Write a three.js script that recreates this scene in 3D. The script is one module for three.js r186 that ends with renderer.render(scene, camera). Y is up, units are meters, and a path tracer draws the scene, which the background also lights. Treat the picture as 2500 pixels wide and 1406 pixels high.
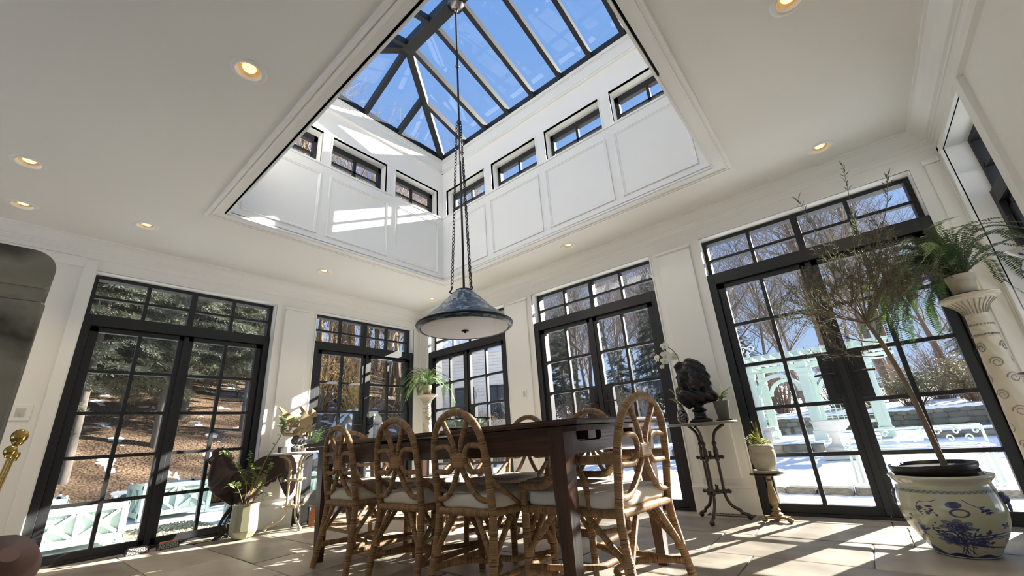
import * as THREE from 'three';
import { mergeGeometries, mergeVertices, toCreasedNormals } from 'three/addons/utils/BufferGeometryUtils.js';
import { RoundedBoxGeometry } from 'three/addons/geometries/RoundedBoxGeometry.js';
import { MarchingCubes } from 'three/addons/objects/MarchingCubes.js';
import { ImprovedNoise } from 'three/addons/math/ImprovedNoise.js';

// ---------- camera, sky, sun, exposure ----------
const scene = new THREE.Scene();
const camera = new THREE.PerspectiveCamera(70.65, 2500 / 1406, 0.02, 400);
camera.rotation.order = 'YXZ';
camera.position.set(0, 0.7, 0);
camera.rotation.set(0.331699, 0.669073, -0.072339);
camera.setViewOffset(2500, 1406, -6.82, -22.12, 2500, 1406);
scene.add(camera);

const renderer = new THREE.WebGLRenderer({ antialias: true });
renderer.toneMapping = THREE.LinearToneMapping;
renderer.toneMappingExposure = 1.25;
renderer.outputColorSpace = THREE.SRGBColorSpace;
renderer.shadowMap.enabled = true;

const SUN_DIR = new THREE.Vector3(0.43, 0.51, -1).normalize();
const sun = new THREE.DirectionalLight(new THREE.Color(1.0, 0.95, 0.86), 27);
sun.position.copy(SUN_DIR).multiplyScalar(60).add(new THREE.Vector3(-2, 1, -3));
sun.target.position.set(-2, 1, -3);
sun.castShadow = true;
sun.shadow.mapSize.set(4096, 4096);
Object.assign(sun.shadow.camera, { left: -30, right: 30, top: 30, bottom: -30, near: 1, far: 160 });
scene.add(sun, sun.target);

{ // clear winter sky: deep blue overhead, paler towards the horizon
  const w = 64, h = 256, d = new Float32Array(w * h * 4);
  for (let j = 0; j < h; j++) {
    const el = ((j + 0.5) / h - 0.5) * Math.PI, s = Math.max(0, Math.sin(el));
    const t = Math.pow(s, 0.55), k = 0.77;
    const c = [0.62 + (0.165 - 0.62) * t, 0.80 + (0.375 - 0.80) * t, 1.04 + (0.86 - 1.04) * t];
    for (let i = 0; i < w; i++) d.set([c[0] * k, c[1] * k, c[2] * k, 1], (j * w + i) * 4);
  }
  const sky = new THREE.DataTexture(d, w, h, THREE.RGBAFormat, THREE.FloatType);
  sky.mapping = THREE.EquirectangularReflectionMapping;
  sky.colorSpace = THREE.LinearSRGBColorSpace;
  sky.magFilter = THREE.LinearFilter; sky.minFilter = THREE.LinearFilter;
  sky.needsUpdate = true;
  scene.background = sky;
}

// ---------- helpers ----------
const V3 = (x, y, z) => new THREE.Vector3(x, y, z);
let seed_ = 12345;
const reseed = (s) => { seed_ = s | 0; };
const rnd = () => { seed_ = (seed_ + 0x6d2b79f5) | 0; let t = Math.imul(seed_ ^ (seed_ >>> 15), 1 | seed_); t = (t + Math.imul(t ^ (t >>> 7), 61 | t)) ^ t; return ((t ^ (t >>> 14)) >>> 0) / 4294967296; };
const rr = (a, b) => a + (b - a) * rnd();
const lerp = (a, b, t) => a + (b - a) * t;
const clamp01 = (t) => Math.max(0, Math.min(1, t));
const sstep = (a, b, x) => { const t = clamp01((x - a) / (b - a)); return t * t * (3 - 2 * t); };
const perlin = new ImprovedNoise();
const fbm = (x, y, z, o = 4) => { let s = 0, a = 0.5; for (let i = 0; i < o; i++) { s += a * perlin.noise(x, y, z); x *= 2.03; y *= 2.03; z *= 2.03; a *= 0.5; } return s; };

const counts = {};
const numbered = (n) => { const k = counts[n] = (counts[n] ?? -1) + 1; return k ? n + '_' + String(k).padStart(3, '0') : n; };
function flags(o) { o.traverse((c) => { if (c.isMesh) { c.castShadow = true; c.receiveShadow = true; } }); return o; }
function tag(o, label, category, group) { o.userData.label = label; o.userData.category = category; if (group) o.userData.group = group; return o; }
function thing(name, label, category, pos = [0, 0, 0], turn = 0, group) {
  const o = new THREE.Group(); o.name = numbered(name); o.position.set(...pos); o.rotation.y = turn;
  tag(o, label, category, group); scene.add(o); return o;
}
function structG(name, pos = [0, 0, 0], turn = 0) {
  const o = new THREE.Group(); o.name = name; o.position.set(...pos); o.rotation.y = turn; o.userData.kind = 'structure'; scene.add(o); return o;
}
const toList = (g) => (Array.isArray(g) ? g : [g]);
function join(list) {
  list = toList(list).filter(Boolean);
  const need = list.some((g) => !g.index) ? list.map((g) => (g.index ? g.toNonIndexed() : g)) : list;
  for (const g of need) for (const k of Object.keys(g.attributes)) if (!['position', 'normal', 'uv', 'color'].includes(k)) g.deleteAttribute(k);
  const allUv = need.every((g) => g.attributes.uv), allC = need.every((g) => g.attributes.color);
  for (const g of need) { if (!allUv) g.deleteAttribute('uv'); if (!allC) g.deleteAttribute('color'); if (!g.attributes.normal) g.computeVertexNormals(); }
  return need.length === 1 ? need[0] : mergeGeometries(need);
}
function part(name, geo, mat, parent) {
  const m = new THREE.Mesh(Array.isArray(geo) ? join(geo) : geo, mat); m.name = name; m.castShadow = m.receiveShadow = true;
  if (parent) parent.add(m); return m;
}
function struct(name, geo, mat) { const m = part(name, geo, mat, scene); m.userData.kind = 'structure'; return m; }
function solo(name, geo, mat, label, category, group) { const m = part(numbered(name), geo, mat, scene); return tag(m, label, category, group); }
function copyOf(root, name, label, group) {
  const c = root.clone(); c.name = numbered(name); c.userData = { ...root.userData };
  if (label) c.userData.label = label; if (group) c.userData.group = group; scene.add(c); return c;
}
// box from min/max corners; uv in metres
function bx(x0, y0, z0, x1, y1, z1, bev = 0) {
  const w = Math.abs(x1 - x0), h = Math.abs(y1 - y0), d = Math.abs(z1 - z0);
  let g;
  if (bev > 0 && Math.min(w, h, d) > bev * 2.2) g = new RoundedBoxGeometry(w, h, d, 1, bev); else g = new THREE.BoxGeometry(w, h, d);
  if (g.index) g = g.toNonIndexed();
  g.translate((x0 + x1) / 2, (y0 + y1) / 2, (z0 + z1) / 2);
  return metreUv(g);
}
// box mapping, metres (grain runs along the longer in-plane axis when grain = true)
function metreUv(g, grain = false) {
  const p = g.attributes.position, n = g.attributes.normal, uv = new Float32Array(p.count * 2);
  let ax = 0; if (grain) { g.computeBoundingBox(); const s = g.boundingBox.getSize(V3()); ax = s.x >= s.y && s.x >= s.z ? 0 : s.y >= s.z ? 1 : 2; }
  for (let i = 0; i < p.count; i++) {
    const X = Math.abs(n.getX(i)), Y = Math.abs(n.getY(i)), Z = Math.abs(n.getZ(i)), P = [p.getX(i), p.getY(i), p.getZ(i)];
    let a, b; if (X >= Y && X >= Z) [a, b] = [2, 1]; else if (Y >= Z) [a, b] = [0, 2]; else [a, b] = [0, 1];
    if (grain && b === ax) [a, b] = [b, a];
    uv[2 * i] = P[a]; uv[2 * i + 1] = P[b] + (X >= Y && X >= Z ? 0.37 : Y >= Z ? 0.11 : 0);
  }
  g.setAttribute('uv', new THREE.BufferAttribute(uv, 2)); return g;
}
// swept tube with variable radius; uv = (metres along, turns round)
function sweep(pts, rad, rs = 8, capped = true, closed = false) {
  const n = pts.length, P = [], N = [], U = [], I = [];
  const R = typeof rad === 'function' ? rad : () => rad;
  const T = pts.map((p, i) => {
    const a = closed ? pts[(i - 1 + n) % n] : pts[Math.max(0, i - 1)], b = closed ? pts[(i + 1) % n] : pts[Math.min(n - 1, i + 1)];
    return b.clone().sub(a).normalize();
  });
  let nrm = Math.abs(T[0].y) < 0.9 ? V3(0, 1, 0) : V3(1, 0, 0); nrm.sub(T[0].clone().multiplyScalar(nrm.dot(T[0]))).normalize();
  let len = 0;
  const ringsN = closed ? n + 1 : n;
  for (let k = 0; k < ringsN; k++) {
    const i = k % n; if (k) len += pts[i].distanceTo(pts[(k - 1) % n]);
    nrm.sub(T[i].clone().multiplyScalar(nrm.dot(T[i]))); if (nrm.lengthSq() < 1e-8) nrm.set(T[i].y, T[i].z, T[i].x); nrm.normalize();
    const bi = T[i].clone().cross(nrm), r = R(n > 1 ? k / (ringsN - 1) : 0);
    for (let j = 0; j <= rs; j++) {
      const a = (j / rs) * Math.PI * 2, c = Math.cos(a), s = Math.sin(a);
      const nx = nrm.x * c + bi.x * s, ny = nrm.y * c + bi.y * s, nz = nrm.z * c + bi.z * s;
      P.push(pts[i].x + nx * r, pts[i].y + ny * r, pts[i].z + nz * r); N.push(nx, ny, nz); U.push(len, j / rs);
    }
  }
  const st = rs + 1;
  for (let i = 0; i < ringsN - 1; i++) for (let j = 0; j < rs; j++) { const a = i * st + j, b = a + 1, c = a + st, d = c + 1; I.push(a, b, c, b, d, c); }
  if (capped && !closed) for (const e of [0, n - 1]) {
    const c = P.length / 3, t = T[e].clone().multiplyScalar(e ? 1 : -1); P.push(pts[e].x, pts[e].y, pts[e].z); N.push(t.x, t.y, t.z); U.push(0, 0);
    for (let j = 0; j <= rs; j++) { const q = (e * st + j) * 3; P.push(P[q], P[q + 1], P[q + 2]); N.push(t.x, t.y, t.z); U.push(0.002, j / rs); }
    for (let j = 0; j < rs; j++) e ? I.push(c, c + 1 + j, c + 2 + j) : I.push(c, c + 2 + j, c + 1 + j);
  }
  const g = new THREE.BufferGeometry();
  g.setAttribute('position', new THREE.Float32BufferAttribute(P, 3)); g.setAttribute('normal', new THREE.Float32BufferAttribute(N, 3)); g.setAttribute('uv', new THREE.Float32BufferAttribute(U, 2)); g.setIndex(I);
  return g;
}
const curve = (a, n = 16, closed = false, tens = 0.5) => new THREE.CatmullRomCurve3(a.map((p) => (p.isVector3 ? p : V3(...p))), closed, 'catmullrom', tens).getPoints(n);
const rod = (a, b, r, rs = 8, r2) => sweep([V3(...a), V3(...b)], r2 === undefined ? r : (t) => lerp(r, r2, t), rs);
const lathe = (prof, seg = 32) => new THREE.LatheGeometry(prof.map(([r, y]) => new THREE.Vector2(Math.max(r, 0.0001), y)), seg);
function smoothProfile(prof, n = 40) { const c = new THREE.SplineCurve(prof.map(([r, y]) => new THREE.Vector2(r, y))); return c.getPoints(n).map((p) => [p.x, p.y]); }
function plate(outline, depth, bev = 0, holes = []) { // outline in xy, extruded along z, centred
  const s = new THREE.Shape(outline.map(([x, y]) => new THREE.Vector2(x, y)));
  for (const h of holes) s.holes.push(new THREE.Path(h.map(([x, y]) => new THREE.Vector2(x, y))));
  const g = new THREE.ExtrudeGeometry(s, { depth: Math.max(depth - 2 * bev, 0.0005), bevelEnabled: bev > 0, bevelSize: bev, bevelThickness: bev, bevelSegments: 2, curveSegments: 10 });
  g.translate(0, 0, -Math.max(depth - 2 * bev, 0.0005) / 2); return g;
}
const mv = (g, x = 0, y = 0, z = 0) => g.translate(x, y, z);
function spline2(pts, n = 60, closed = true) { const c = new THREE.CatmullRomCurve3(pts.map(([x, y]) => V3(x, y, 0)), closed, 'centripetal'); return c.getPoints(n).slice(0, closed ? -1 : undefined).map((p) => [p.x, p.y]); }
// smooth union of tapered capsules / ellipsoids -> mesh.  prims: [ax,ay,az, bx,by,bz, ra, rb, (k)]
function blob(prims, lo, hi, cell, k = 0.03, warp) {
  const size = Math.max(hi[0] - lo[0], hi[1] - lo[1], hi[2] - lo[2]), res = Math.min(120, Math.ceil(size / cell) + 6);
  const mc = new MarchingCubes(res, new THREE.MeshStandardMaterial(), false, false, 400000), half = size / 2 + cell * 2;
  const cx = (lo[0] + hi[0]) / 2, cy = (lo[1] + hi[1]) / 2, cz = (lo[2] + hi[2]) / 2;
  mc.reset(); mc.isolation = 0;
  let q = 0;
  for (let z = 0; z < res; z++) for (let y = 0; y < res; y++) for (let x = 0; x < res; x++, q++) {
    const px = cx + ((x - res / 2) / (res / 2)) * half, py = cy + ((y - res / 2) / (res / 2)) * half, pz = cz + ((z - res / 2) / (res / 2)) * half;
    let d = 1e3;
    for (const [ax, ay, az, bX, bY, bZ, ra, rb, kk] of prims) {
      const vx = bX - ax, vy = bY - ay, vz = bZ - az, L = vx * vx + vy * vy + vz * vz;
      const t = L > 1e-9 ? clamp01(((px - ax) * vx + (py - ay) * vy + (pz - az) * vz) / L) : 0;
      const e = Math.hypot(px - ax - vx * t, py - ay - vy * t, pz - az - vz * t) - lerp(ra, rb, t);
      const K = kk || k, h = Math.max(K - Math.abs(d - e), 0) / K; d = Math.min(d, e) - h * h * K * 0.25;
    }
    if (warp && Math.abs(d) < 0.06) d += warp(px, py, pz);
    mc.field[q] = -Math.max(-0.5, Math.min(0.5, d));
  }
  mc.update();
  const n = mc.count, g = new THREE.BufferGeometry(), P = mc.positionArray.slice(0, n * 3);
  for (let i = 0; i < n; i++) { P[3 * i] = cx + P[3 * i] * half; P[3 * i + 1] = cy + P[3 * i + 1] * half; P[3 * i + 2] = cz + P[3 * i + 2] * half; }
  g.setAttribute('position', new THREE.BufferAttribute(P, 3));
  const m = mergeVertices(g, cell * 0.05); m.computeVertexNormals(); return m;
}
// quads/leaves collector
class Leaves {
  constructor() { this.P = []; this.N = []; this.U = []; this.I = []; this.C = null; }
  leaf(o, dir, up, len, wid, bend = 0.15) { // 4-triangle pointed leaf folded on its midrib
    const d = dir.clone().normalize(), s = d.clone().cross(up).normalize(), n = s.clone().cross(d).normalize(), b = this.P.length / 3;
    const add = (a, w, h) => { this.P.push(o.x + d.x * a * len + s.x * w * wid + n.x * h * len, o.y + d.y * a * len + s.y * w * wid + n.y * h * len, o.z + d.z * a * len + s.z * w * wid + n.z * h * len); this.N.push(n.x, n.y, n.z); this.U.push(a, w + 0.5); };
    add(0, 0, 0); add(0.45, -0.5, 0.05); add(0.5, 0, bend * 0.4); add(0.45, 0.5, 0.05); add(1, 0, -bend);
    this.I.push(b, b + 2, b + 1, b, b + 3, b + 2, b + 1, b + 2, b + 4, b + 2, b + 3, b + 4);
  }
  blade(o, dir, up, len, wid) { // 1-triangle-pair narrow leaf
    const d = dir.clone().normalize(), s = d.clone().cross(up).normalize(), n = s.clone().cross(d).normalize(), b = this.P.length / 3;
    for (const [a, w] of [[0, 0], [0.4, -0.5], [0.4, 0.5], [1, 0]]) { this.P.push(o.x + d.x * a * len + s.x * w * wid, o.y + d.y * a * len + s.y * w * wid, o.z + d.z * a * len + s.z * w * wid); this.N.push(n.x, n.y, n.z); this.U.push(a, w + 0.5); }
    this.I.push(b, b + 2, b + 1, b + 1, b + 2, b + 3);
  }
  geo() { const g = new THREE.BufferGeometry(); g.setAttribute('position', new THREE.Float32BufferAttribute(this.P, 3)); g.setAttribute('normal', new THREE.Float32BufferAttribute(this.N, 3)); g.setAttribute('uv', new THREE.Float32BufferAttribute(this.U, 2)); g.setIndex(this.I); return g; }
}
// ---------- materials (all computed) ----------
const texCache = [];
function tex(size, fn, { srgb = true, repeat = [1, 1], h = size } = {}) {
  const d = new Uint8Array(size * h * 4);
  for (let j = 0; j < h; j++) for (let i = 0; i < size; i++) {
    const c = fn(i / size, j / h, i, j), o = (j * size + i) * 4;
    for (let k = 0; k < 3; k++) { let v = Math.max(0, Math.min(1, Array.isArray(c) ? c[k] : c)); if (srgb) v = v <= 0.0031308 ? v * 12.92 : 1.055 * Math.pow(v, 1 / 2.4) - 0.055; d[o + k] = Math.round(v * 255); }
    d[o + 3] = 255;
  }
  const t = new THREE.DataTexture(d, size, h, THREE.RGBAFormat); t.wrapS = t.wrapT = THREE.RepeatWrapping; t.magFilter = THREE.LinearFilter; t.minFilter = THREE.LinearMipmapLinearFilter; t.generateMipmaps = true;
  t.colorSpace = srgb ? THREE.SRGBColorSpace : THREE.NoColorSpace; t.repeat.set(...repeat); t.needsUpdate = true; texCache.push(t); return t;
}
// tiling noise
function tnoise(u, v, f, o = 4, z = 0) { // periodic in u,v by blending
  let s = 0, a = 0.5;
  for (let k = 0; k < o; k++) {
    const F = f * (1 << k), n = (x, y) => perlin.noise(x, y, z + k * 7.3);
    const wrap = (x) => x; const x = u * F, y = v * F;
    const n00 = n(x, y), n10 = n(x - F, y), n01 = n(x, y - F), n11 = n(x - F, y - F);
    s += a * ((n00 * (1 - u) + n10 * u) * (1 - v) + (n01 * (1 - u) + n11 * u) * v); a *= 0.5;
  }
  return s;
}
const mix3 = (a, b, t) => [lerp(a[0], b[0], t), lerp(a[1], b[1], t), lerp(a[2], b[2], t)];
const std = (o) => new THREE.MeshStandardMaterial({ roughness: 0.6, metalness: 0, ...o });
const phy = (o) => new THREE.MeshPhysicalMaterial({ roughness: 0.5, metalness: 0, ...o });
const lin = (r, g, b) => new THREE.Color().setRGB(r, g, b);
const M = {};
M.paint = std({ name: 'white_paint', color: lin(0.88, 0.862, 0.815), roughness: 0.55 });
M.ceil = std({ name: 'ceiling_paint', color: lin(0.875, 0.85, 0.79), roughness: 0.75 });
M.wellpaint = std({ name: 'well_paint', color: lin(0.88, 0.87, 0.845), roughness: 0.6 });
M.trim = std({ name: 'trim_paint', color: lin(0.885, 0.868, 0.822), roughness: 0.4 });
M.black = std({ name: 'black_frame', color: lin(0.011, 0.012, 0.014), roughness: 0.5 });
M.pane = phy({ name: 'pane_glass', color: lin(0.97, 0.985, 0.98), roughness: 0.0, transmission: 1, thickness: 0, ior: 1.45 });
M.steel = std({ name: 'dark_handle', color: lin(0.03, 0.03, 0.032), metalness: 0.7, roughness: 0.35 });
{
  const bump = tex(256, (u, v) => 0.5 + 0.5 * tnoise(u, v, 6, 5), { srgb: false });
  const mk = (a, b, s) => tex(512, (u, v) => {
    const n = tnoise(u, v, 4, 6, s) + 0.5, w = Math.pow(Math.abs(Math.sin((v * 5 + tnoise(u, v, 3, 4, s + 3) * 2.2) * Math.PI)), 3), p = tnoise(u, v, 40, 2, s + 9);
    let c = mix3(a, b, clamp01(n * 0.9 + w * 0.18)); const pit = p > 0.28 ? 0.82 : 1; return c.map((x) => x * pit);
  });
  M.stone = [[[0.28, 0.245, 0.195], [0.50, 0.45, 0.37]], [[0.20, 0.175, 0.14], [0.45, 0.40, 0.335]], [[0.36, 0.32, 0.26], [0.55, 0.50, 0.42]], [[0.15, 0.13, 0.105], [0.40, 0.36, 0.30]]]
    .map(([a, b], i) => std({ name: 'floor_stone', map: mk(a, b, 11 + i * 5), roughness: 0.42, bumpMap: bump, bumpScale: 0.003 }));
  M.stone.forEach((m) => { m.map.repeat.set(0.9, 0.9); });
  bump.repeat.set(2, 2);
  M.grout = std({ name: 'grout', color: lin(0.16, 0.145, 0.12), roughness: 0.95 });
}
{ // rattan wrapped in strips: bands across the cane
  const bands = 24, tone = []; reseed(7); for (let i = 0; i < bands; i++) tone.push(rr(0.55, 1.1) * (rnd() < 0.08 ? 0.45 : 1));
  const map = tex(256, (u, v) => { const b = Math.floor(u * bands), f = u * bands - b, edge = Math.pow(Math.abs(f - 0.5) * 2, 6), k = tone[b] * (1 + 0.25 * tnoise(u, v, 16, 3)); const c = mix3([0.46, 0.265, 0.115], [0.11, 0.055, 0.02], clamp01(edge * 0.9)); return c.map((x) => x * k); }, { h: 64 });
  const bump = tex(256, (u) => { const f = u * bands % 1; return 1 - Math.pow(Math.abs(f - 0.5) * 2, 3); }, { srgb: false, h: 8 });
  map.repeat.set(1 / 0.096, 1); bump.repeat.set(1 / 0.096, 1);
  M.rattan = std({ name: 'rattan', map, bumpMap: bump, bumpScale: 0.0012, roughness: 0.5 });
  const bind = std({ name: 'rattan_binding', color: lin(1.15, 1.15, 1.2), bumpMap: bump, bumpScale: 0.0012, map, roughness: 0.55 }); M.bind = bind;
}
{
  const cl = tex(128, (u, v) => 0.5 + 0.25 * Math.sin(u * 128 * Math.PI) * Math.sin(v * 128 * Math.PI) + 0.2 * tnoise(u, v, 8, 3), { srgb: false }); cl.repeat.set(8, 8);
  M.linen = std({ name: 'linen', color: lin(0.72, 0.68, 0.60), roughness: 0.95, bumpMap: cl, bumpScale: 0.0006 });
  M.cloth = M.linen;
}
{
  const wood = (a, b, s) => tex(512, (u, v) => { const g = tnoise(u, v, 2, 4, s) * 0.6 + tnoise(u * 0.06 % 1, v, 30, 3, s + 2) * 1.1 + 0.5; const f = Math.pow(clamp01(0.5 + tnoise(u * 0.1 % 1, v, 60, 2, s + 4) * 1.6), 3); return mix3(a, b, clamp01(g)).map((x) => x * (1 - 0.45 * f)); });
  const wt = wood([0.026, 0.013, 0.008], [0.105, 0.05, 0.028], 31); wt.repeat.set(0.8, 1.6);
  const wb = tex(256, (u, v) => 0.5 + tnoise(u * 0.08 % 1, v, 50, 3, 5), { srgb: false }); wb.repeat.set(0.8, 1.6);
  M.oak = std({ name: 'dark_oak', map: wt, bumpMap: wb, bumpScale: 0.0012, roughness: 0.32 });
  const bark = tex(256, (u, v) => { const n = tnoise(u, v, 6, 5, 3) + 0.5; return mix3([0.07, 0.058, 0.048], [0.23, 0.20, 0.17], clamp01(n)); }); bark.repeat.set(1, 3);
  M.bark = std({ name: 'bark', map: bark, roughness: 0.95 });
  M.olivebark = std({ name: 'olive_bark', map: bark, color: lin(1.2, 1.05, 0.85), roughness: 0.9 });
}
M.darkbronze = std({ name: 'dark_bronze', color: lin(0.012, 0.012, 0.013), metalness: 0.35, roughness: 0.32 });
M.iron = std({ name: 'wrought_iron', color: lin(0.045, 0.032, 0.028), metalness: 0.55, roughness: 0.45 });
M.rodmetal = std({ name: 'dark_rod', color: lin(0.03, 0.028, 0.027), metalness: 0.7, roughness: 0.38 });
M.nickel = std({ name: 'canopy_metal', color: lin(0.16, 0.145, 0.135), metalness: 1, roughness: 0.25 });
M.brass = std({ name: 'brass', color: lin(0.62, 0.42, 0.13), metalness: 1, roughness: 0.22 });
M.oldbrass = std({ name: 'aged_brass', color: lin(0.36, 0.27, 0.14), metalness: 0.8, roughness: 0.42 });
M.creamiron = std({ name: 'cream_iron', color: lin(0.52, 0.44, 0.29), metalness: 0.25, roughness: 0.45 });
M.whitemarble = (() => { const t = tex(256, (u, v) => { const w = Math.abs(tnoise(u, v, 3, 5, 17)); return mix3([0.42, 0.42, 0.42], [0.74, 0.73, 0.70], clamp01(w * 5)); }); return std({ name: 'white_marble', map: t, roughness: 0.25 }); })();
M.greymarble = (() => { const t = tex(512, (u, v) => { const w = Math.abs(tnoise(u, v, 2, 6, 23)), n = tnoise(u, v, 5, 4, 29) + 0.5; return mix3([0.075, 0.07, 0.055], mix3([0.26, 0.245, 0.20], [0.42, 0.40, 0.33], n), clamp01(w * 6)); }); t.repeat.set(1.4, 1.4); return std({ name: 'grey_marble', map: t, roughness: 0.3 }); })();
M.plaster = (() => { const b = tex(256, (u, v) => { const s = Math.sin((u * 6 + Math.sin(v * 12.566 * 1) * 0.35) * Math.PI * 2) * Math.sin(v * 8 * Math.PI * 2 + u * 12.566); return 0.5 + 0.35 * s + 0.2 * tnoise(u, v, 8, 3); }, { srgb: false }); b.repeat.set(1, 1); return std({ name: 'cream_plaster', color: lin(0.70, 0.62, 0.47), roughness: 0.7, bumpMap: b, bumpScale: 0.008 }); })();
M.terracotta = std({ name: 'dark_terracotta', color: lin(0.10, 0.045, 0.03), roughness: 0.8 });
{
  const t = tex(256, (u, v) => { const n = tnoise(u, v, 6, 5, 41) + 0.5; const g = tnoise(u, v, 20, 2, 45); return mix3([0.30, 0.26, 0.18], [0.60, 0.55, 0.43], clamp01(n + (g > 0.3 ? -0.5 : 0))); });
  M.claypot = std({ name: 'weathered_clay', map: t, roughness: 0.9 });
  const t2 = tex(256, (u, v) => { const n = tnoise(u, v, 4, 5, 51) + 0.5; const s = tnoise(u, v * 0.2 % 1, 24, 2, 52); return mix3([0.16, 0.155, 0.09], [0.42, 0.40, 0.275], clamp01(n + s * 0.5)); });
  M.glazedpot = std({ name: 'glazed_pot', map: t2, roughness: 0.3 });
  M.greypot = std({ name: 'grey_pot', color: lin(0.10, 0.10, 0.085), roughness: 0.85 });
}
M.soil = std({ name: 'soil', color: lin(0.035, 0.026, 0.02), roughness: 1 });
M.blackplastic = std({ name: 'black_plastic', color: lin(0.012, 0.012, 0.012), roughness: 0.35 });
const leafMat = (r, g, b, name, tr = 0.35) => phy({ name, color: lin(r, g, b), roughness: 0.9, transmission: tr, thickness: 0, side: THREE.DoubleSide });
M.fern = leafMat(0.10, 0.19, 0.035, 'fern_leaf', 0.4);
M.fernDark = leafMat(0.045, 0.085, 0.02, 'fern_leaf_dark', 0.35);
M.leaf = leafMat(0.15, 0.24, 0.035, 'green_leaf', 0.45);
M.olive = leafMat(0.13, 0.14, 0.075, 'olive_leaf', 0.25);
M.orchidLeaf = leafMat(0.13, 0.17, 0.02, 'orchid_leaf', 0.3);
M.petal = leafMat(0.85, 0.85, 0.78, 'white_petal', 0.4);
M.snow = (() => { const b = tex(256, (u, v) => 0.5 + 0.5 * tnoise(u, v, 5, 5, 61), { srgb: false }); b.repeat.set(1, 1); return std({ name: 'snow', color: lin(0.86, 0.88, 0.92), roughness: 0.8, bumpMap: b, bumpScale: 0.05 }); })();
M.leaflitter = (() => { const t = tex(512, (u, v) => { const n = tnoise(u, v, 48, 4, 71) + 0.5, m = tnoise(u, v, 3, 5, 73); return m > 0.17 ? [0.75, 0.77, 0.8] : mix3([0.03, 0.018, 0.010], [0.34, 0.22, 0.135], clamp01((n - 0.5) * 2.6 + 0.45)); }); t.repeat.set(1, 1); return std({ name: 'leaf_litter', map: t, roughness: 1 }); })();
M.celadon = std({ name: 'celadon_paint', color: lin(0.50, 0.60, 0.52), roughness: 0.55 });
M.rock = (() => { const t = tex(256, (u, v) => { const n = tnoise(u, v, 5, 6, 81) + 0.5; return mix3([0.06, 0.056, 0.05], [0.34, 0.32, 0.29], clamp01(n)); }); const b = tex(256, (u, v) => 0.5 + 0.5 * tnoise(u, v, 8, 5, 83), { srgb: false }); return std({ name: 'rock', map: t, bumpMap: b, bumpScale: 0.02, roughness: 0.9 }); })();
M.wallstone = [0.75, 1.0, 1.25, 0.9].map((k, i) => { const m = M.rock.clone(); m.color = lin(0.95 * k, 0.9 * k + i * 0.01, 0.8 * k); m.name = 'wall_stone'; return m; });
M.mortar = std({ name: 'mortar', color: lin(0.20, 0.185, 0.16), roughness: 1 });
// ---------- the room ----------
const XL = -4.977, ZR = -3.909, XE = 0.90, ZS = 3.0, HC = 2.62, TH = 0.26, OT = 2.375;
const WELL = { x0: -3.635, x1: -0.42, z0: -3.18, z1: -0.835 };

// rectangular ring moulding in the floor plane: profile of [inset, y]; side 0 = -z wall, 1 = +x, 2 = +z, 3 = -x
function rectRing(prof, x0, x1, z0, z1, sides = [0, 1, 2, 3]) {
  const out = [];
  const corner = (k, c) => [[x0 + c, z0 + c], [x1 - c, z0 + c], [x1 - c, z1 - c], [x0 + c, z1 - c]][k % 4];
  for (const s of sides) {
    const P = [];
    for (let j = 0; j < prof.length - 1; j++) {
      const [c0, y0] = prof[j], [c1, y1] = prof[j + 1], a = corner(s, c0), b = corner(s + 1, c0), c = corner(s, c1), d = corner(s + 1, c1);
      P.push(a[0], y0, a[1], c[0], y1, c[1], b[0], y0, b[1], b[0], y0, b[1], c[0], y1, c[1], d[0], y1, d[1]);
    }
    const g = new THREE.BufferGeometry(); g.setAttribute('position', new THREE.Float32BufferAttribute(P, 3)); g.computeVertexNormals(); out.push(g);
  }
  return out;
}
// picture-frame moulding in the xy plane, outer size w x h from its lower left corner; profile of [inset, z]
function frameRing(w, h, prof) {
  const P = [], corner = (k, c) => [[c, c], [w - c, c], [w - c, h - c], [c, h - c]][k % 4];
  for (let s = 0; s < 4; s++) for (let j = 0; j < prof.length - 1; j++) {
    const [c0, q0] = prof[j], [c1, q1] = prof[j + 1], a = corner(s, c0), b = corner(s + 1, c0), c = corner(s, c1), d = corner(s + 1, c1);
    P.push(a[0], a[1], q0, b[0], b[1], q0, c[0], c[1], q1, b[0], b[1], q0, d[0], d[1], q1, c[0], c[1], q1);
  }
  const g = new THREE.BufferGeometry(); g.setAttribute('position', new THREE.Float32BufferAttribute(P, 3)); g.computeVertexNormals(); return g;
}
// wall in the xy plane of its own frame (z towards the room, face at z = 0), with openings [a0, a1, y0, y1]
function wallGeo(a0, a1, y0, y1, th, openings) {
  const out = [], xs = [a0, ...openings.flatMap((o) => [o[0], o[1]]), a1].sort((p, q) => p - q);
  for (let i = 0; i < xs.length - 1; i++) {
    const m = (xs[i] + xs[i + 1]) / 2, o = openings.find((q) => m > q[0] && m < q[1]);
    if (xs[i + 1] - xs[i] < 1e-5) continue;
    if (!o) { out.push(bx(xs[i], y0, -th, xs[i + 1], y1, 0)); continue; }
    if (o[2] > y0 + 1e-4) out.push(bx(xs[i], y0, -th, xs[i + 1], o[2], 0));
    if (o[3] < y1 - 1e-4) out.push(bx(xs[i], o[3], -th, xs[i + 1], y1, 0));
  }
  return out;
}
// frames of reference: north wall (towards -z): x -> x; west wall: local x -> -z ; east wall: local x -> +z
const NORTH = (g) => g.translate(0, 0, ZR);
const WEST = (g) => g.rotateY(Math.PI / 2).translate(XL, 0, 0);   // local x = -z
const EAST = (g) => g.rotateY(-Math.PI / 2).translate(XE, 0, 0);  // local x = +z
const SOUTH = (g) => g.rotateY(Math.PI).translate(0, 0, ZS);      // local x = -x

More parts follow.
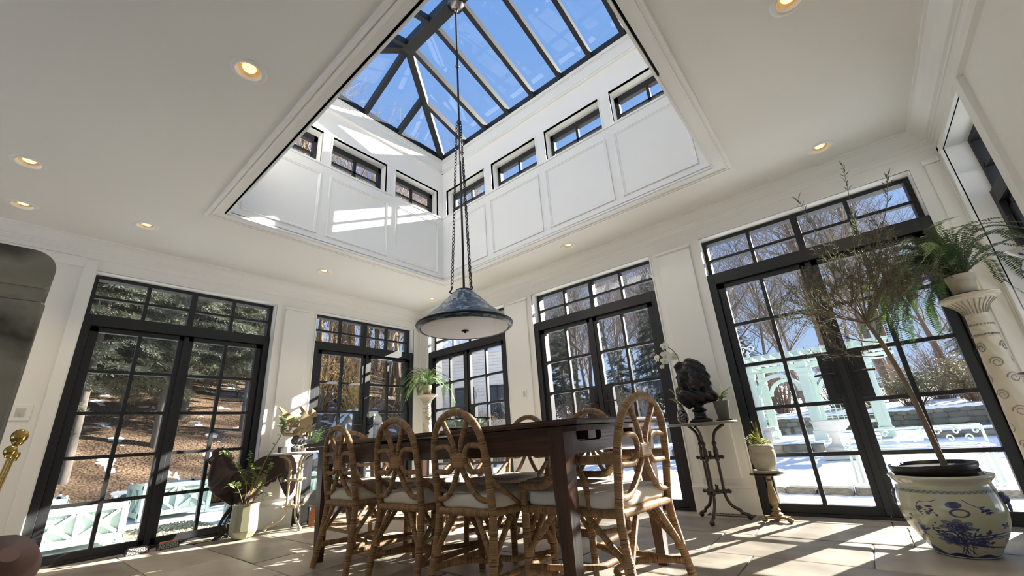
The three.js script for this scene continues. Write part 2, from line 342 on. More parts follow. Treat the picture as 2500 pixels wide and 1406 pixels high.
const oN = [[-4.825, -3.285, 0, OT], [-2.83, -1.295, 0, OT], [-0.80, 0.722, 0, OT]];
const oW = [[0.27, 1.79, 0, OT], [2.26, 3.745, 0, OT]];
const oE = [[-3.80, -3.07, 0, 2.40]];
const oS = [[0.3, 2.3, 0.0, 2.3], [2.7, 4.7, 0.0, 2.3]];
const ZB = 2.95;
const wN = struct('wall_north', wallGeo(XL - TH, XE + TH, -0.2, ZB, TH, oN).map(NORTH), M.paint);
const wW = struct('wall_west', wallGeo(-ZS, -ZR, -0.2, ZB, TH, oW).map(WEST), M.paint);
const wE = struct('wall_east', wallGeo(ZR, ZS, -0.2, ZB, TH, oE).map(EAST), M.paint);
struct('wall_south', wallGeo(-XE - TH, -XL + TH, -0.2, ZB, TH, oS).map(SOUTH), M.paint);

// raised pilaster panels, casings, corner pilasters and plinths, children of their wall
function pilaster(a0, a1, place, parent) {
  const d = 0.026;
  part('pilaster', [bx(a0, 0.27, -0.01, a1, 2.315, d, 0.004), bx(a0 + 0.012, 2.315, -0.01, a1 - 0.012, 2.326, d * 0.7), bx(a0 - 0.012, 2.326, -0.01, a1 + 0.012, 2.352, d + 0.014, 0.004), bx(a0 - 0.006, 0.262, -0.01, a1 + 0.006, 0.274, d + 0.006, 0.003)].map(place), M.trim, parent);
}
function plinth(a0, a1, place, parent) {
  part('baseboard', [bx(a0, 0, -0.01, a1, 0.19, 0.018), bx(a0, 0.19, -0.01, a1, 0.205, 0.026, 0.004), bx(a0, 0.205, -0.01, a1, 0.216, 0.012)].map(place), M.trim, parent);
}
pilaster(-3.215, -2.905, NORTH, wN); pilaster(-1.205, -0.89, NORTH, wN);
plinth(-3.285, -2.83, NORTH, wN); plinth(-1.295, -0.80, NORTH, wN); plinth(XL, -4.825, NORTH, wN); plinth(0.722, XE, NORTH, wN);
pilaster(1.88, 2.16, WEST, wW); plinth(1.79, 2.26, WEST, wW); plinth(-ZS, 0.18, WEST, wW); plinth(3.745, -ZR, WEST, wW);
plinth(-3.07, ZS, EAST, wE);
// panelled board left of the first west door stands proud; the wall beyond it is a recessed panel
part('casing', [bx(0.182, 0.0, -0.01, 0.262, 2.45, 0.03, 0.004), bx(-ZS, 2.38, -0.01, 0.182, 2.46, 0.03)].map(WEST), M.trim, wW);
part('casing', [bx(-3.062, 0, -0.01, -2.975, 2.46, 0.03, 0.004), bx(-2.975, 2.415, -0.01, ZS, 2.47, 0.03)].map(EAST), M.trim, wE);
part('casing', [bx(-3.845, 0, -0.01, -3.80, 2.44, 0.02, 0.004), bx(-3.845, 2.40, -0.01, -3.03, 2.44, 0.02, 0.004)].map(EAST), M.trim, wE);
// corner pilasters with small caps
for (const [g, p, w] of [[[[0.80, 0.845]], NORTH, wN], [[[-3.905, -3.862]], EAST, wE]]) for (const [a, b] of g)
  part('corner_pilaster', [bx(a, 0.2, -0.01, b + (w === wN ? 0.055 : 0), 2.36, 0.02, 0.004), bx(a - 0.01, 2.36, -0.01, b + (w === wN ? 0.055 : 0), 2.40, 0.032, 0.005)].map(p), M.trim, w);
part('corner_pilaster', [bx(-4.965, 0.2, -0.01, -4.93, 2.36, 0.02, 0.003), bx(-4.90, 0.2, -0.01, -4.885, 2.36, 0.01, 0.002)].map(NORTH), M.trim, wN);
part('corner_pilaster', [bx(3.855, 0.2, -0.01, 3.90, 2.36, 0.02, 0.003)].map(WEST), M.trim, wW);
// bead round every opening
for (const [os, p, w] of [[oN, NORTH, wN], [oW, WEST, wW]]) for (const o of os) {
  const b = 0.012; part('opening_bead', [bx(o[0] - b, 0.02, -0.01, o[0], o[3] + b, 0.006), bx(o[1], 0.02, -0.01, o[1] + b, o[3] + b, 0.006), bx(o[0], o[3], -0.01, o[1], o[3] + b, 0.006)].map(p), M.trim, w);
}
// frieze line and crown moulding
const crownProf = [[0, 2.475], [0.006, 2.478], [0.006, 2.515], [0.016, 2.522], [0.022, 2.532], [0.03, 2.534], [0.034, 2.545], [0.05, 2.55], [0.072, 2.565], [0.098, 2.588], [0.118, 2.598], [0.124, 2.604], [0.138, 2.606], [0.138, 2.62]];
rectRing(crownProf, XL, XE, ZR, ZS).forEach((g, i) => struct('trim_' + (i + 1), g, M.trim));

// ceiling with the opening of the lantern, and the board and bead round it
const { x0: wx0, x1: wx1, z0: wz0, z1: wz1 } = WELL;
const gp = 0.07, hx0 = wx0 - gp, hx1 = wx1 + gp, hz0 = wz0 - gp, hz1 = wz1 + gp;
const CANS = [[-2.03, -0.446], [-3.79, 0.24], [-4.50, 0.24], [-4.30, -0.442], [-4.29, -1.978], [-2.00, -3.53], [0.265, -3.54], [-4.28, -3.526], [0.24, -2.02]];
{
  const sh = new THREE.Shape([[XL - TH, ZR - TH], [XE + TH, ZR - TH], [XE + TH, ZS + TH], [XL - TH, ZS + TH]].map(([x, z]) => new THREE.Vector2(x, -z)));
  sh.holes.push(new THREE.Path([[hx0, hz0], [hx0, hz1], [hx1, hz1], [hx1, hz0]].map(([x, z]) => new THREE.Vector2(x, -z))));
  for (const [x, z] of CANS) { const p = new THREE.Path(); p.absarc(x, -z, 0.06, 0, Math.PI * 2); sh.holes.push(p); }
  struct('ceiling', new THREE.ExtrudeGeometry(sh, { depth: ZB - HC, bevelEnabled: false, curveSegments: 20 }).rotateX(-Math.PI / 2).translate(0, HC, 0), M.ceil);
}
const outer = 0.125;
rectRing([[0, 2.63], [0, 2.607], [0.006, 2.601], [0.02, 2.601], [0.022, 2.607], [0.034, 2.609], [0.036, 2.603], [0.046, 2.603], [0.048, 2.611], [0.06, 2.612], [0.118, 2.612], [0.119, 2.602], [outer, 2.602], [outer, 2.64]], wx0 - outer, wx1 + outer, wz0 - outer, wz1 + outer)
  .forEach((g, i) => struct('trim_' + (i + 5), g, M.trim));

// lantern walls: panelled below a ledge, windows above it
const LY = 3.50, CY = 4.44, IN = 0.03;
const lanternWalls = [
  ['wall_lantern_north', (g) => g.translate(0, 0, wz0), wx0, wx1, [[-3.59, -2.885], [-2.765, -2.083], [-1.955, -1.272], [-1.15, -0.465]], [[-3.52, -2.87], [-2.78, -2.064], [-1.973, -1.25], [-1.165, -0.51]]],
  ['wall_lantern_west', (g) => g.rotateY(Math.PI / 2).translate(wx0, 0, 0), -wz1, -wz0, [[0.885, 1.555], [1.66, 2.335], [2.455, 3.125]], [[0.92, 1.561], [1.65, 2.35], [2.449, 3.09]]],
  ['wall_lantern_south', (g) => g.rotateY(Math.PI).translate(0, 0, wz1), -wx1, -wx0, [[0.465, 1.15], [1.272, 1.955], [2.083, 2.765], [2.885, 3.59]], [[0.51, 1.165], [1.25, 1.973], [2.064, 2.78], [2.87, 3.52]]],
  ['wall_lantern_east', (g) => g.rotateY(-Math.PI / 2).translate(wx1, 0, 0), wz0, wz1, [[-3.125, -2.455], [-2.335, -1.66], [-1.555, -0.885]], [[-3.09, -2.449], [-2.35, -1.65], [-1.561, -0.92]]],
];
const mouldProf = [[0, 0], [0, 0.012], [0.012, 0.014], [0.016, 0.008], [0.024, 0.006], [0.03, 0.0]];
let winNo = 0;
for (const [name, place, a0, a1, wins, pans] of lanternWalls) {
  const o4 = wins.map(([p, q]) => [p, q, LY, 3.925]);
  const w = struct(name, [...wallGeo(a0 - 0.2, a1 + 0.2, LY - 0.02, CY, 0.17, o4).map((g) => g.translate(0, 0, -IN)), bx(a0 - 0.1, 2.614, -0.1, a1 + 0.1, LY, 0)].map(place), M.wellpaint);
  part('ledge', [bx(a0 - 0.0, LY - 0.012, -0.05, a1, LY + 0.012, 0.012, 0.004)].map(place), M.wellpaint, w);
  part('base_moulding', [bx(a0, 2.612, -0.02, a1, 2.63, 0.01)].map(place), M.wellpaint, w);
  for (const [p, q] of pans) part('panel_moulding', place(frameRing(q - p, 0.69, mouldProf).translate(p, 2.70, 0.0005)), M.wellpaint, w);
  part('cornice', [bx(a0 - 0.05, 4.235, -0.05, a1 + 0.05, CY, -0.012), bx(a0 - 0.05, 4.225, -0.05, a1 + 0.05, 4.243, -0.002, 0.004), bx(a0 - 0.05, 4.255, -0.05, a1 + 0.05, 4.262, -0.007), bx(a0 - 0.05, 4.395, -0.05, a1 + 0.05, CY, 0.002, 0.005), bx(a0 - 0.05, 4.375, -0.05, a1 + 0.05, 4.386, -0.006)].map(place), M.wellpaint, w);
  for (const [p, q] of wins) {
    part('window_casing', [bx(p - 0.012, LY, -0.06, p, 3.937, -IN + 0.006), bx(q, LY, -0.06, q + 0.012, 3.937, -IN + 0.006), bx(p, 3.925, -0.06, q, 3.937, -IN + 0.006)].map(place), M.wellpaint, w);
    const G = structG('window_' + (++winNo)), zf = -0.155, f = 0.042, mid = (p + q) / 2, ym = 3.70;
    part('window_frame', [bx(p, LY, zf - 0.05, p + f, 3.925, zf), bx(q - f, LY, zf - 0.05, q, 3.925, zf), bx(p, LY, zf - 0.05, q, LY + 0.04, zf), bx(p, 3.925 - f - 0.03, zf - 0.05, q, 3.925, zf)].map(place), M.black, G);
    part('muntin', place(bx(mid - 0.014, LY, zf - 0.04, mid + 0.014, 3.9, zf - 0.006)), M.black, G);
    part('muntin', place(bx(p, ym - 0.012, zf - 0.04, q, ym + 0.012, zf - 0.006)), M.black, G);
    for (const [xa, xb] of [[p + f, mid - 0.014], [mid + 0.014, q - f]]) for (const [ya, yb] of [[LY + 0.04, ym - 0.012], [ym + 0.012, 3.853]])
      part('pane', place(new THREE.PlaneGeometry(xb - xa, yb - ya).translate((xa + xb) / 2, (ya + yb) / 2, zf - 0.025)), M.pane, G);
  }
}

// hipped glass roof
{
  const G = structG('skylight'), b = { x0: wx0 - IN, x1: wx1 + IN, z0: wz0 - IN, z1: wz1 + IN }, y0 = CY, yr = 4.80, zc = -2.0, rx0 = -2.83, rx1 = -1.225;
  const bar = (a, c, w, h) => { // bottom centre line a -> c
    const A = V3(...a), B = V3(...c), d = B.clone().sub(A), L = d.length(); d.normalize();
    const s = V3(0, 1, 0).cross(d).normalize(), n = d.clone().cross(s).normalize();
    const g = new THREE.BoxGeometry(w, h, L).toNonIndexed().translate(0, h / 2, L / 2);
    g.applyMatrix4(new THREE.Matrix4().makeBasis(s, n, d).setPosition(A)); return g;
  };
  const hgt = 0.085, bw = 0.048;
  part('curb_frame', [bx(b.x0 - 0.14, y0, b.z0 - 0.14, b.x1 + 0.14, y0 + 0.07, b.z0 + 0.035), bx(b.x0 - 0.14, y0, b.z1 - 0.035, b.x1 + 0.14, y0 + 0.07, b.z1 + 0.14), bx(b.x0 - 0.14, y0, b.z0, b.x0 + 0.035, y0 + 0.07, b.z1), bx(b.x1 - 0.035, y0, b.z0, b.x1 + 0.14, y0 + 0.07, b.z1)], M.black, G);
  part('ridge_beam', [bx(rx0 - 0.03, yr - 0.015, zc - 0.06, rx1 + 0.03, yr + 0.10, zc + 0.06, 0.006)], M.black, G);
  for (const [cx, cz, rx] of [[b.x0, b.z0, rx0], [b.x0, b.z1, rx0], [b.x1, b.z0, rx1], [b.x1, b.z1, rx1]]) part('hip_bar', bar([cx, y0, cz], [rx, yr, zc], 0.075, 0.10), M.black, G);
  const xs = [-3, -2, -1, 0, 1, 2, 3].map((k) => -2.03 + 0.383 * k), zs = [-1, 0, 1].map((k) => zc + 0.47 * k);
  const topN = (x, zside) => { // where the rafter at x from the long side meets ridge or hip
    if (x >= rx0 && x <= rx1) return [x, yr, zc];
    const t = x < rx0 ? (x - b.x0) / (rx0 - b.x0) : (b.x1 - x) / (b.x1 - rx1); return [x, lerp(y0, yr, t), lerp(zside, zc, t)];
  };
  const topE = (z, xs_, rx) => { const t = z < zc ? (z - b.z0) / (zc - b.z0) : (b.z1 - z) / (b.z1 - zc); return [lerp(xs_, rx, t), lerp(y0, yr, t), z]; };
  for (const zs_ of [b.z0, b.z1]) for (const x of xs) part('rafter', bar([x, y0, zs_], topN(x, zs_), bw, hgt), M.black, G);
  for (const [xs_, rx] of [[b.x0, rx0], [b.x1, rx1]]) for (const z of zs) part('rafter', bar([xs_, y0, z], topE(z, xs_, rx), bw, hgt), M.black, G);
  const poly = (pts) => { const P = []; for (let i = 1; i < pts.length - 1; i++) for (const k of [0, i, i + 1]) P.push(pts[k][0], pts[k][1] + 0.095, pts[k][2]); const g = new THREE.BufferGeometry(); g.setAttribute('position', new THREE.Float32BufferAttribute(P, 3)); g.computeVertexNormals(); return g; };
  for (const zs_ of [b.z0 , b.z1]) { const X = [b.x0, ...xs, b.x1]; for (let i = 0; i < X.length - 1; i++) part('pane', poly([[X[i], y0, zs_], [X[i + 1], y0, zs_], topN(X[i + 1], zs_), ...(X[i] < rx0 && X[i + 1] > rx0 ? [[rx0, yr, zc]] : []), ...(X[i] < rx1 && X[i + 1] > rx1 ? [[rx1, yr, zc]] : []), topN(X[i], zs_)]), M.pane, G); }
  for (const [xs_, rx] of [[b.x0, rx0], [b.x1, rx1]]) { const Z = [b.z0, ...zs, b.z1]; for (let i = 0; i < Z.length - 1; i++) part('pane', poly([[xs_, y0, Z[i]], [xs_, y0, Z[i + 1]], topE(Z[i + 1], xs_, rx), topE(Z[i], xs_, rx)]), M.pane, G); }
}

// floor: stone slabs in courses 0.486 m deep
{
  const base = struct('floor', [bx(XL - TH, -0.25, ZR - TH, XE + TH, -0.007, ZS + TH)], M.grout);
  reseed(77);
  const gap = 0.006, pitch = 0.4857, zz0 = -3.745;
  const slab = (x0, z0, x1, z1) => { // worn, slightly uneven edges
    const n = 9, m = 6, ring = [];
    const push = (x, z) => ring.push([x, z]);
    for (let i = 0; i < n; i++) push(lerp(x0, x1, i / n), z0 + rr(-0.002, 0.003)); for (let i = 0; i < m; i++) push(x1 - rr(-0.002, 0.003), lerp(z0, z1, i / m));
    for (let i = 0; i < n; i++) push(lerp(x1, x0, i / n), z1 - rr(-0.002, 0.003)); for (let i = 0; i < m; i++) push(x0 + rr(-0.002, 0.003), lerp(z1, z0, i / m));
    const P = [], cx = (x0 + x1) / 2, cz = (z0 + z1) / 2, h = rr(-0.0012, 0.0012), tx = rr(-0.002, 0.002), tz = rr(-0.002, 0.002), Y = (x, z) => h + (x - cx) * tx + (z - cz) * tz;
    const ins = (p) => [lerp(p[0], cx, 0.008 / Math.max(0.2, Math.hypot(p[0] - cx, p[1] - cz))), lerp(p[1], cz, 0.008 / Math.max(0.2, Math.hypot(p[0] - cx, p[1] - cz)))];
    for (let i = 0; i < ring.length; i++) {
      const a = ring[i], b = ring[(i + 1) % ring.length], ia = ins(a), ib = ins(b);
      P.push(cx, Y(cx, cz), cz, ib[0], Y(...ib), ib[1], ia[0], Y(...ia), ia[1]);
      P.push(ia[0], Y(...ia), ia[1], ib[0], Y(...ib), ib[1], a[0], Y(...a) - 0.002, a[1], ib[0], Y(...ib), ib[1], b[0], Y(...b) - 0.002, b[1], a[0], Y(...a) - 0.002, a[1]);
      P.push(a[0], Y(...a) - 0.002, a[1], b[0], Y(...b) - 0.002, b[1], a[0], -0.008, a[1], b[0], Y(...b) - 0.002, b[1], b[0], -0.008, b[1], a[0], -0.008, a[1]);
    }
    const g = new THREE.BufferGeometry(); g.setAttribute('position', new THREE.Float32BufferAttribute(P, 3)); g.computeVertexNormals();
    const ox = rr(0, 5), oz = rr(0, 5), uv = new Float32Array(P.length / 3 * 2); for (let i = 0; i < P.length / 3; i++) { uv[2 * i] = P[3 * i] + ox; uv[2 * i + 1] = P[3 * i + 2] + oz; }
    g.setAttribute('uv', new THREE.BufferAttribute(uv, 2)); return g;
  };
  for (let r = -1; r < 14; r++) {
    const z0 = Math.max(ZR, zz0 + r * pitch), z1 = Math.min(ZS, zz0 + (r + 1) * pitch); if (z1 - z0 < 0.03) continue;
    const starts = { 0: 0.023, 1: -0.15 }; let x = XE, cuts = [XE];
    const anchor = starts[r] ?? rr(-0.3, 0.3), len0 = 0.775;
    let k = anchor; while (k < XE - 0.15) { k += len0 + (r > 1 ? rr(-0.08, 0.1) : 0); if (k < XE - 0.12) cuts.push(k); }
    k = anchor; while (k > XL + 0.15) { cuts.push(k); k -= len0 + (r > 1 ? rr(-0.15, 0.15) : 0); }
    cuts.push(XL); cuts.sort((a, b) => a - b);
    for (let i = 0; i < cuts.length - 1; i++) if (cuts[i + 1] - cuts[i] > 0.05) part('tile', slab(cuts[i] + gap / 2, z0 + gap / 2, cuts[i + 1] - gap / 2, z1 - gap / 2), M.stone[Math.floor(rnd() * 4)], base);
  }
  // door thresholds
  const sill = part('threshold', [...oN.map((o) => NORTH(bx(o[0], -0.1, -TH, o[1], 0.003, 0.0))), ...oW.map((o) => WEST(bx(o[0], -0.1, -TH, o[1], 0.003, 0))), EAST(bx(-3.8, -0.1, -TH, -3.07, 0.003, 0))], M.stone[1], base);
}

// glazed doors under a transom; local frame: x along the opening, y up, z towards the room
function glazedDoor(name, o, place, { prot = -0.006, leaves = 2, hardware = true, knob = true, mat = M.black } = {}) {
  const G = structG(name), a = o[0], b = o[1], W = b - a, T = o[3], jw = 0.06, put = (g) => place(g);
  const zb = -0.21, tz = -0.12;
  const hB = 1.9, hT = 2.0;
  part('door_frame', [bx(a, 0, zb, a + jw, hT, prot, 0.003), bx(b - jw, 0, zb, b, hT, prot, 0.003), bx(a + jw, hB, zb, b - jw, hT, prot), bx(a + jw, 0, zb, b - jw, 0.022, prot - 0.012), bx(a + jw, hB - 0.012, prot - 0.075, b - jw, hB, prot - 0.055), bx(a + jw, 0, prot - 0.11, a + jw + 0.012, hB, prot - 0.085), bx(b - jw - 0.012, 0, prot - 0.11, b - jw, hB, prot - 0.085)].map(put), mat, G);
  // transom
  const f = 0.034, cols = leaves * 2, mc = (a + b) / 2;
  part('transom_frame', [bx(a, hT, zb, a + f, T, tz, 0.002), bx(b - f, hT, zb, b, T, tz, 0.002), bx(a + f, T - f, zb, b - f, T, tz), ...(leaves > 1 ? [bx(mc - 0.026, hT, zb + 0.02, mc + 0.026, T, tz + 0.004, 0.002)] : [])].map(put), mat, G);
  const ym = 2.172, mh = 0.012;
  part('muntin', put(bx(a + f, ym - mh, tz - 0.05, b - f, ym + mh, tz - 0.008)), mat, G);
  const xv = []; for (let i = 0; i <= cols; i++) xv.push(lerp(a + f, b - f, i / cols));
  for (let i = 1; i < cols; i++) if (!(leaves > 1 && i === 2)) part('muntin', put(bx(xv[i] - 0.014, hT, tz - 0.052, xv[i] + 0.014, T - f, tz - 0.006)), mat, G);
  for (let i = 0; i < cols; i++) for (const [ya, yb] of [[hT, ym - mh], [ym + mh, T - f]]) part('pane', put(new THREE.PlaneGeometry(xv[i + 1] - xv[i] - 0.028, yb - ya).translate((xv[i] + xv[i + 1]) / 2, (ya + yb) / 2, tz - 0.03)), M.pane, G);
  // leaves
  const lw = (W - 2 * jw) / leaves, zf = prot - 0.03, zk = zf - 0.05, rows = [0.082, 0.426, 0.785, 1.145, 1.503, 1.85];
  for (let k = 0; k < leaves; k++) {
    const x0 = a + jw + k * lw + 0.002, x1 = x0 + lw - 0.004, s = 0.06, inner = k === 0 ? 1 : -1;
    const g = [bx(x0, 0.025, zk, x0 + s, hB - 0.004, zf, 0.003), bx(x1 - s, 0.025, zk, x1, hB - 0.004, zf, 0.003), bx(x0, 0.025, zk, x1, rows[0], zf, 0.003), bx(x0, rows[5], zk, x1, hB - 0.004, zf, 0.003)];
    if (leaves > 1) { const e = inner > 0 ? x1 : x0; if (hardware) g.push(bx(inner > 0 ? x1 - s - 0.075 : x0 + s, 0.80, zk - 0.002, inner > 0 ? x1 - s : x0 + s + 0.075, 1.135, zf + 0.002, 0.003)); if (k === 0) g.push(bx(x1 - 0.02, 0.03, zf - 0.002, x1 + 0.022, hB - 0.01, zf + 0.012, 0.003)); }
    const leaf = part('door_leaf', g.map(put), mat, G);
    const gx0 = x0 + s, gx1 = x1 - s, gm = (gx0 + gx1) / 2, mw = 0.014;
    part('muntin', put(bx(gm - mw, rows[0], zk + 0.006, gm + mw, rows[5], zf - 0.006)), mat, leaf);
    for (let r = 1; r < 5; r++) part('muntin', put(bx(gx0, rows[r] - mw, zk + 0.007, gx1, rows[r] + mw, zf - 0.007)), mat, leaf);
    for (let r = 0; r < 5; r++) for (const [xa, xb] of [[gx0, gm - mw], [gm + mw, gx1]]) { const ya = rows[r] + (r ? mw : 0), yb = rows[r + 1] - (r < 4 ? mw : 0); part('pane', put(new THREE.PlaneGeometry(xb - xa, yb - ya).translate((xa + xb) / 2, (ya + yb) / 2, (zf + zk) / 2)), M.pane, leaf); }
    if (hardware) {
      const hx = leaves > 1 ? (inner > 0 ? x1 - s * 0.9 : x0 + s * 0.9) : x1 - s / 2, dx = leaves > 1 ? -inner : -1, hy = 0.985;
      part('door_handle', [bx(hx - 0.017, hy - 0.14, zf, hx + 0.017, hy + 0.10, zf + 0.009, 0.003), rod([hx, hy, zf], [hx, hy, zf + 0.045], 0.009), sweep(curve([[hx, hy, zf + 0.045], [hx + dx * 0.05, hy + 0.003, zf + 0.05], [hx + dx * 0.125, hy - 0.002, zf + 0.047]], 10), 0.008, 8), ...(knob ? [rod([hx, hy - 0.10, zf], [hx, hy - 0.10, zf + 0.03], 0.013, 10)] : [])].map((q) => (q.index ? q.toNonIndexed() : q)).map(put), M.steel, leaf);
    }
    if (hardware) { const hxx = inner > 0 ? x0 : x1; for (const hy of [0.25, 0.95, 1.7]) part('hinge', put(rod([hxx, hy, zf + 0.006], [hxx, hy + 0.1, zf + 0.006], 0.008, 8)), M.steel, leaf); }
  }
  return G;
}
glazedDoor('door_1', oW[0], WEST, { prot: -0.095, hardware: false });
glazedDoor('door_2', oW[1], WEST);
glazedDoor('door_3', oN[0], NORTH);
glazedDoor('door_4', oN[1], NORTH);
glazedDoor('door_5', oN[2], NORTH);
glazedDoor('door_6', oE[0], EAST, { leaves: 1, prot: -0.10 });
for (const o of oS) { const G = structG('window_' + (++winNo)); part('window_frame', [bx(o[0], 0, -0.2, o[0] + 0.07, o[3], -0.12), bx(o[1] - 0.07, 0, -0.2, o[1], o[3], -0.12), bx(o[0], o[3] - 0.07, -0.2, o[1], o[3], -0.12), bx(o[0], 0, -0.2, o[1], 0.08, -0.12), bx((o[0] + o[1]) / 2 - 0.04, 0, -0.2, (o[0] + o[1]) / 2 + 0.04, o[3], -0.12)].map(SOUTH), M.black, G); part('pane', SOUTH(new THREE.PlaneGeometry(o[1] - o[0], o[3]).translate((o[0] + o[1]) / 2, o[3] / 2, -0.16)), M.pane, G); }
// ---------- dining table ----------
{
  const t = thing('dining_table', 'long dark oak draw-leaf dining table under the blue glass pendant', 'table', [-2.055, 0, -2.0]);
  const x0 = -1.03, x1 = 1.018, z0 = -0.44, z1 = 0.44, L = (a, b) => metreUv(a, true);
  const wb = (...a) => metreUv(bx(...a), true);
  // legs: square, tapering towards the floor
  const leg = (cx, cz) => { const g = new THREE.BoxGeometry(0.076, 0.72, 0.076, 1, 6, 1).toNonIndexed(), p = g.attributes.position; for (let i = 0; i < p.count; i++) { const y = p.getY(i), k = y < 0.2 ? lerp(0.62, 1, (y + 0.36) / 0.56) : 1; p.setX(i, p.getX(i) * k); p.setZ(i, p.getZ(i) * k); } g.computeVertexNormals(); return metreUv(g.translate(cx, 0.36, cz), true); };
  for (const [x, z] of [[x0, z1], [x1, z1], [x1, z0], [x0, z0]]) part('leg', leg(x, z), M.oak, t);
  part('apron', wb(x0, 0.615, z1 - 0.015, x1, 0.715, z1 + 0.017), M.oak, t);
  part('apron', wb(x0, 0.615, z0 - 0.017, x1, 0.715, z0 + 0.015), M.oak, t);
  for (const s of [-1, 1]) { // end aprons are cut out at the top for the leaf bearers
    const N = (c) => [[c - 0.115, 0.10], [c - 0.115, 0.068], [c - 0.105, 0.055], [c - 0.09, 0.05], [c + 0.09, 0.05], [c + 0.105, 0.055], [c + 0.115, 0.068], [c + 0.115, 0.10]];
    const g = plate([[-0.44, 0], [0.44, 0], [0.44, 0.10], ...N(0.24).reverse(), ...N(-0.24).reverse(), [-0.44, 0.10]], 0.03);
    part('apron', metreUv(g.rotateY(Math.PI / 2).translate(s * 1.03, 0.615, 0), true), M.oak, t);
  }
  part('bearer', wb(0.985, 0.64, -0.40, 1.0, 0.712, 0.40), M.oak, t); part('bearer', wb(-1.0, 0.64, -0.40, -0.985, 0.712, 0.40), M.oak, t);
  for (const z of [-0.24, 0.24]) part('bearer', wb(-1.0, 0.672, z - 0.035, 1.06, 0.708, z + 0.035), M.oak, t);
  const top = [0.735, 0.76], lv = [0.708, 0.731];
  part('tabletop', [wb(-1.31, top[0], -0.475, 1.125, top[1], 0.475)].map((g) => g), M.oak, t);
  part('edge_moulding', [bx(-1.32, top[0] + 0.004, -0.478, 1.13, top[1] - 0.006, 0.478, 0.004)], M.oak, t);
  part('draw_leaf', wb(0.35, lv[0], -0.465, 1.118, lv[1], 0.465), M.oak, t);
  part('draw_leaf', wb(-1.305, lv[0], -0.465, -0.35, lv[1], 0.465), M.oak, t);
}

// ---------- rattan chairs ----------
const rat = (pts, r, n = 14, rs = 8) => sweep(pts.length > 2 ? curve(pts, n) : pts.map((p) => V3(...p)), r, rs);
function binding(c, rx, ry, dir = [0, 1, 0]) { return sweep([V3(...c).addScaledVector(V3(...dir), -ry), V3(...c).addScaledVector(V3(...dir), -ry * 0.9), V3(...c).addScaledVector(V3(...dir), ry * 0.9), V3(...c).addScaledVector(V3(...dir), ry)], (t) => rx * (t === 0 || t === 1 ? 0.85 : 1), 10); }
function backPattern(c, hb, zAt, M_) {
  const r = 0.0138, k = hb / 0.185, z = (y) => zAt(y);
  const P = (x, y) => [x * k, y, z(y)];
  for (const s of [-1, 1]) {
    part('back_petal', rat([P(s * 0.108, 0.826), P(s * 0.075, 0.765), P(s * 0.035, 0.70), P(s * 0.017, 0.645), P(s * 0.015, 0.60)], r), M.rattan, c);
    part('back_loop', rat([P(s * 0.188, 0.672), P(s * 0.10, 0.678), P(s * 0.066, 0.668), P(s * 0.048, 0.64), P(s * 0.045, 0.612), P(s * 0.05, 0.588), P(s * 0.072, 0.566), P(s * 0.10, 0.558), P(s * 0.196, 0.562)], r * 0.95, 30), M.rattan, c);
    part('back_petal', rat([P(s * 0.014, 0.61), P(s * 0.018, 0.57), P(s * 0.05, 0.515), P(s * 0.09, 0.465), P(s * 0.13, 0.437), P(s * 0.196, 0.432)], r, 20), M.rattan, c);
  }
  const kb = new RoundedBoxGeometry(0.088 * k, 0.066, 0.034, 3, 0.014); kb.translate(0, 0.612, z(0.612)); 
  const uvp = kb.attributes.uv; for (let i = 0; i < uvp.count; i++) uvp.setXY(i, kb.attributes.position.getY(i), kb.attributes.position.getX(i) * 8);
  part('back_binding', kb, M.bind, c);
}
function cushion(w0, w1, z0, z1, y, h) {
  const o = spline2([[-w0, z0], [0, z0 + 0.004], [w0, z0], [(w0 + w1) / 2 + 0.004, (z0 + z1) / 2], [w1, z1 + 0.02], [w1 - 0.03, z1], [0, z1 - 0.012], [-w1 + 0.03, z1], [-w1, z1 + 0.02], [-(w0 + w1) / 2 - 0.004, (z0 + z1) / 2]], 48);
  const g = plate(o.map(([a, b]) => [a, -b]), h, 0.014).rotateX(-Math.PI / 2).translate(0, y + h / 2, 0);
  const p = g.attributes.position; g.computeVertexNormals();
  return metreUv(toCreasedNormals(g.index ? g.toNonIndexed() : g, 0.9));
}
const piping = (w0, w1, z0, z1, y) => sweep(curve([[-w0, y, z0], [0, y, z0 + 0.004], [w0, y, z0], [(w0 + w1) / 2 + 0.005, y, (z0 + z1) / 2], [w1, y, z1 + 0.02], [w1 - 0.03, y, z1], [0, y, z1 - 0.012], [-w1 + 0.03, y, z1], [-w1, y, z1 + 0.02], [-(w0 + w1) / 2 - 0.005, y, (z0 + z1) / 2]], 50, true), 0.0045, 6, false, true);
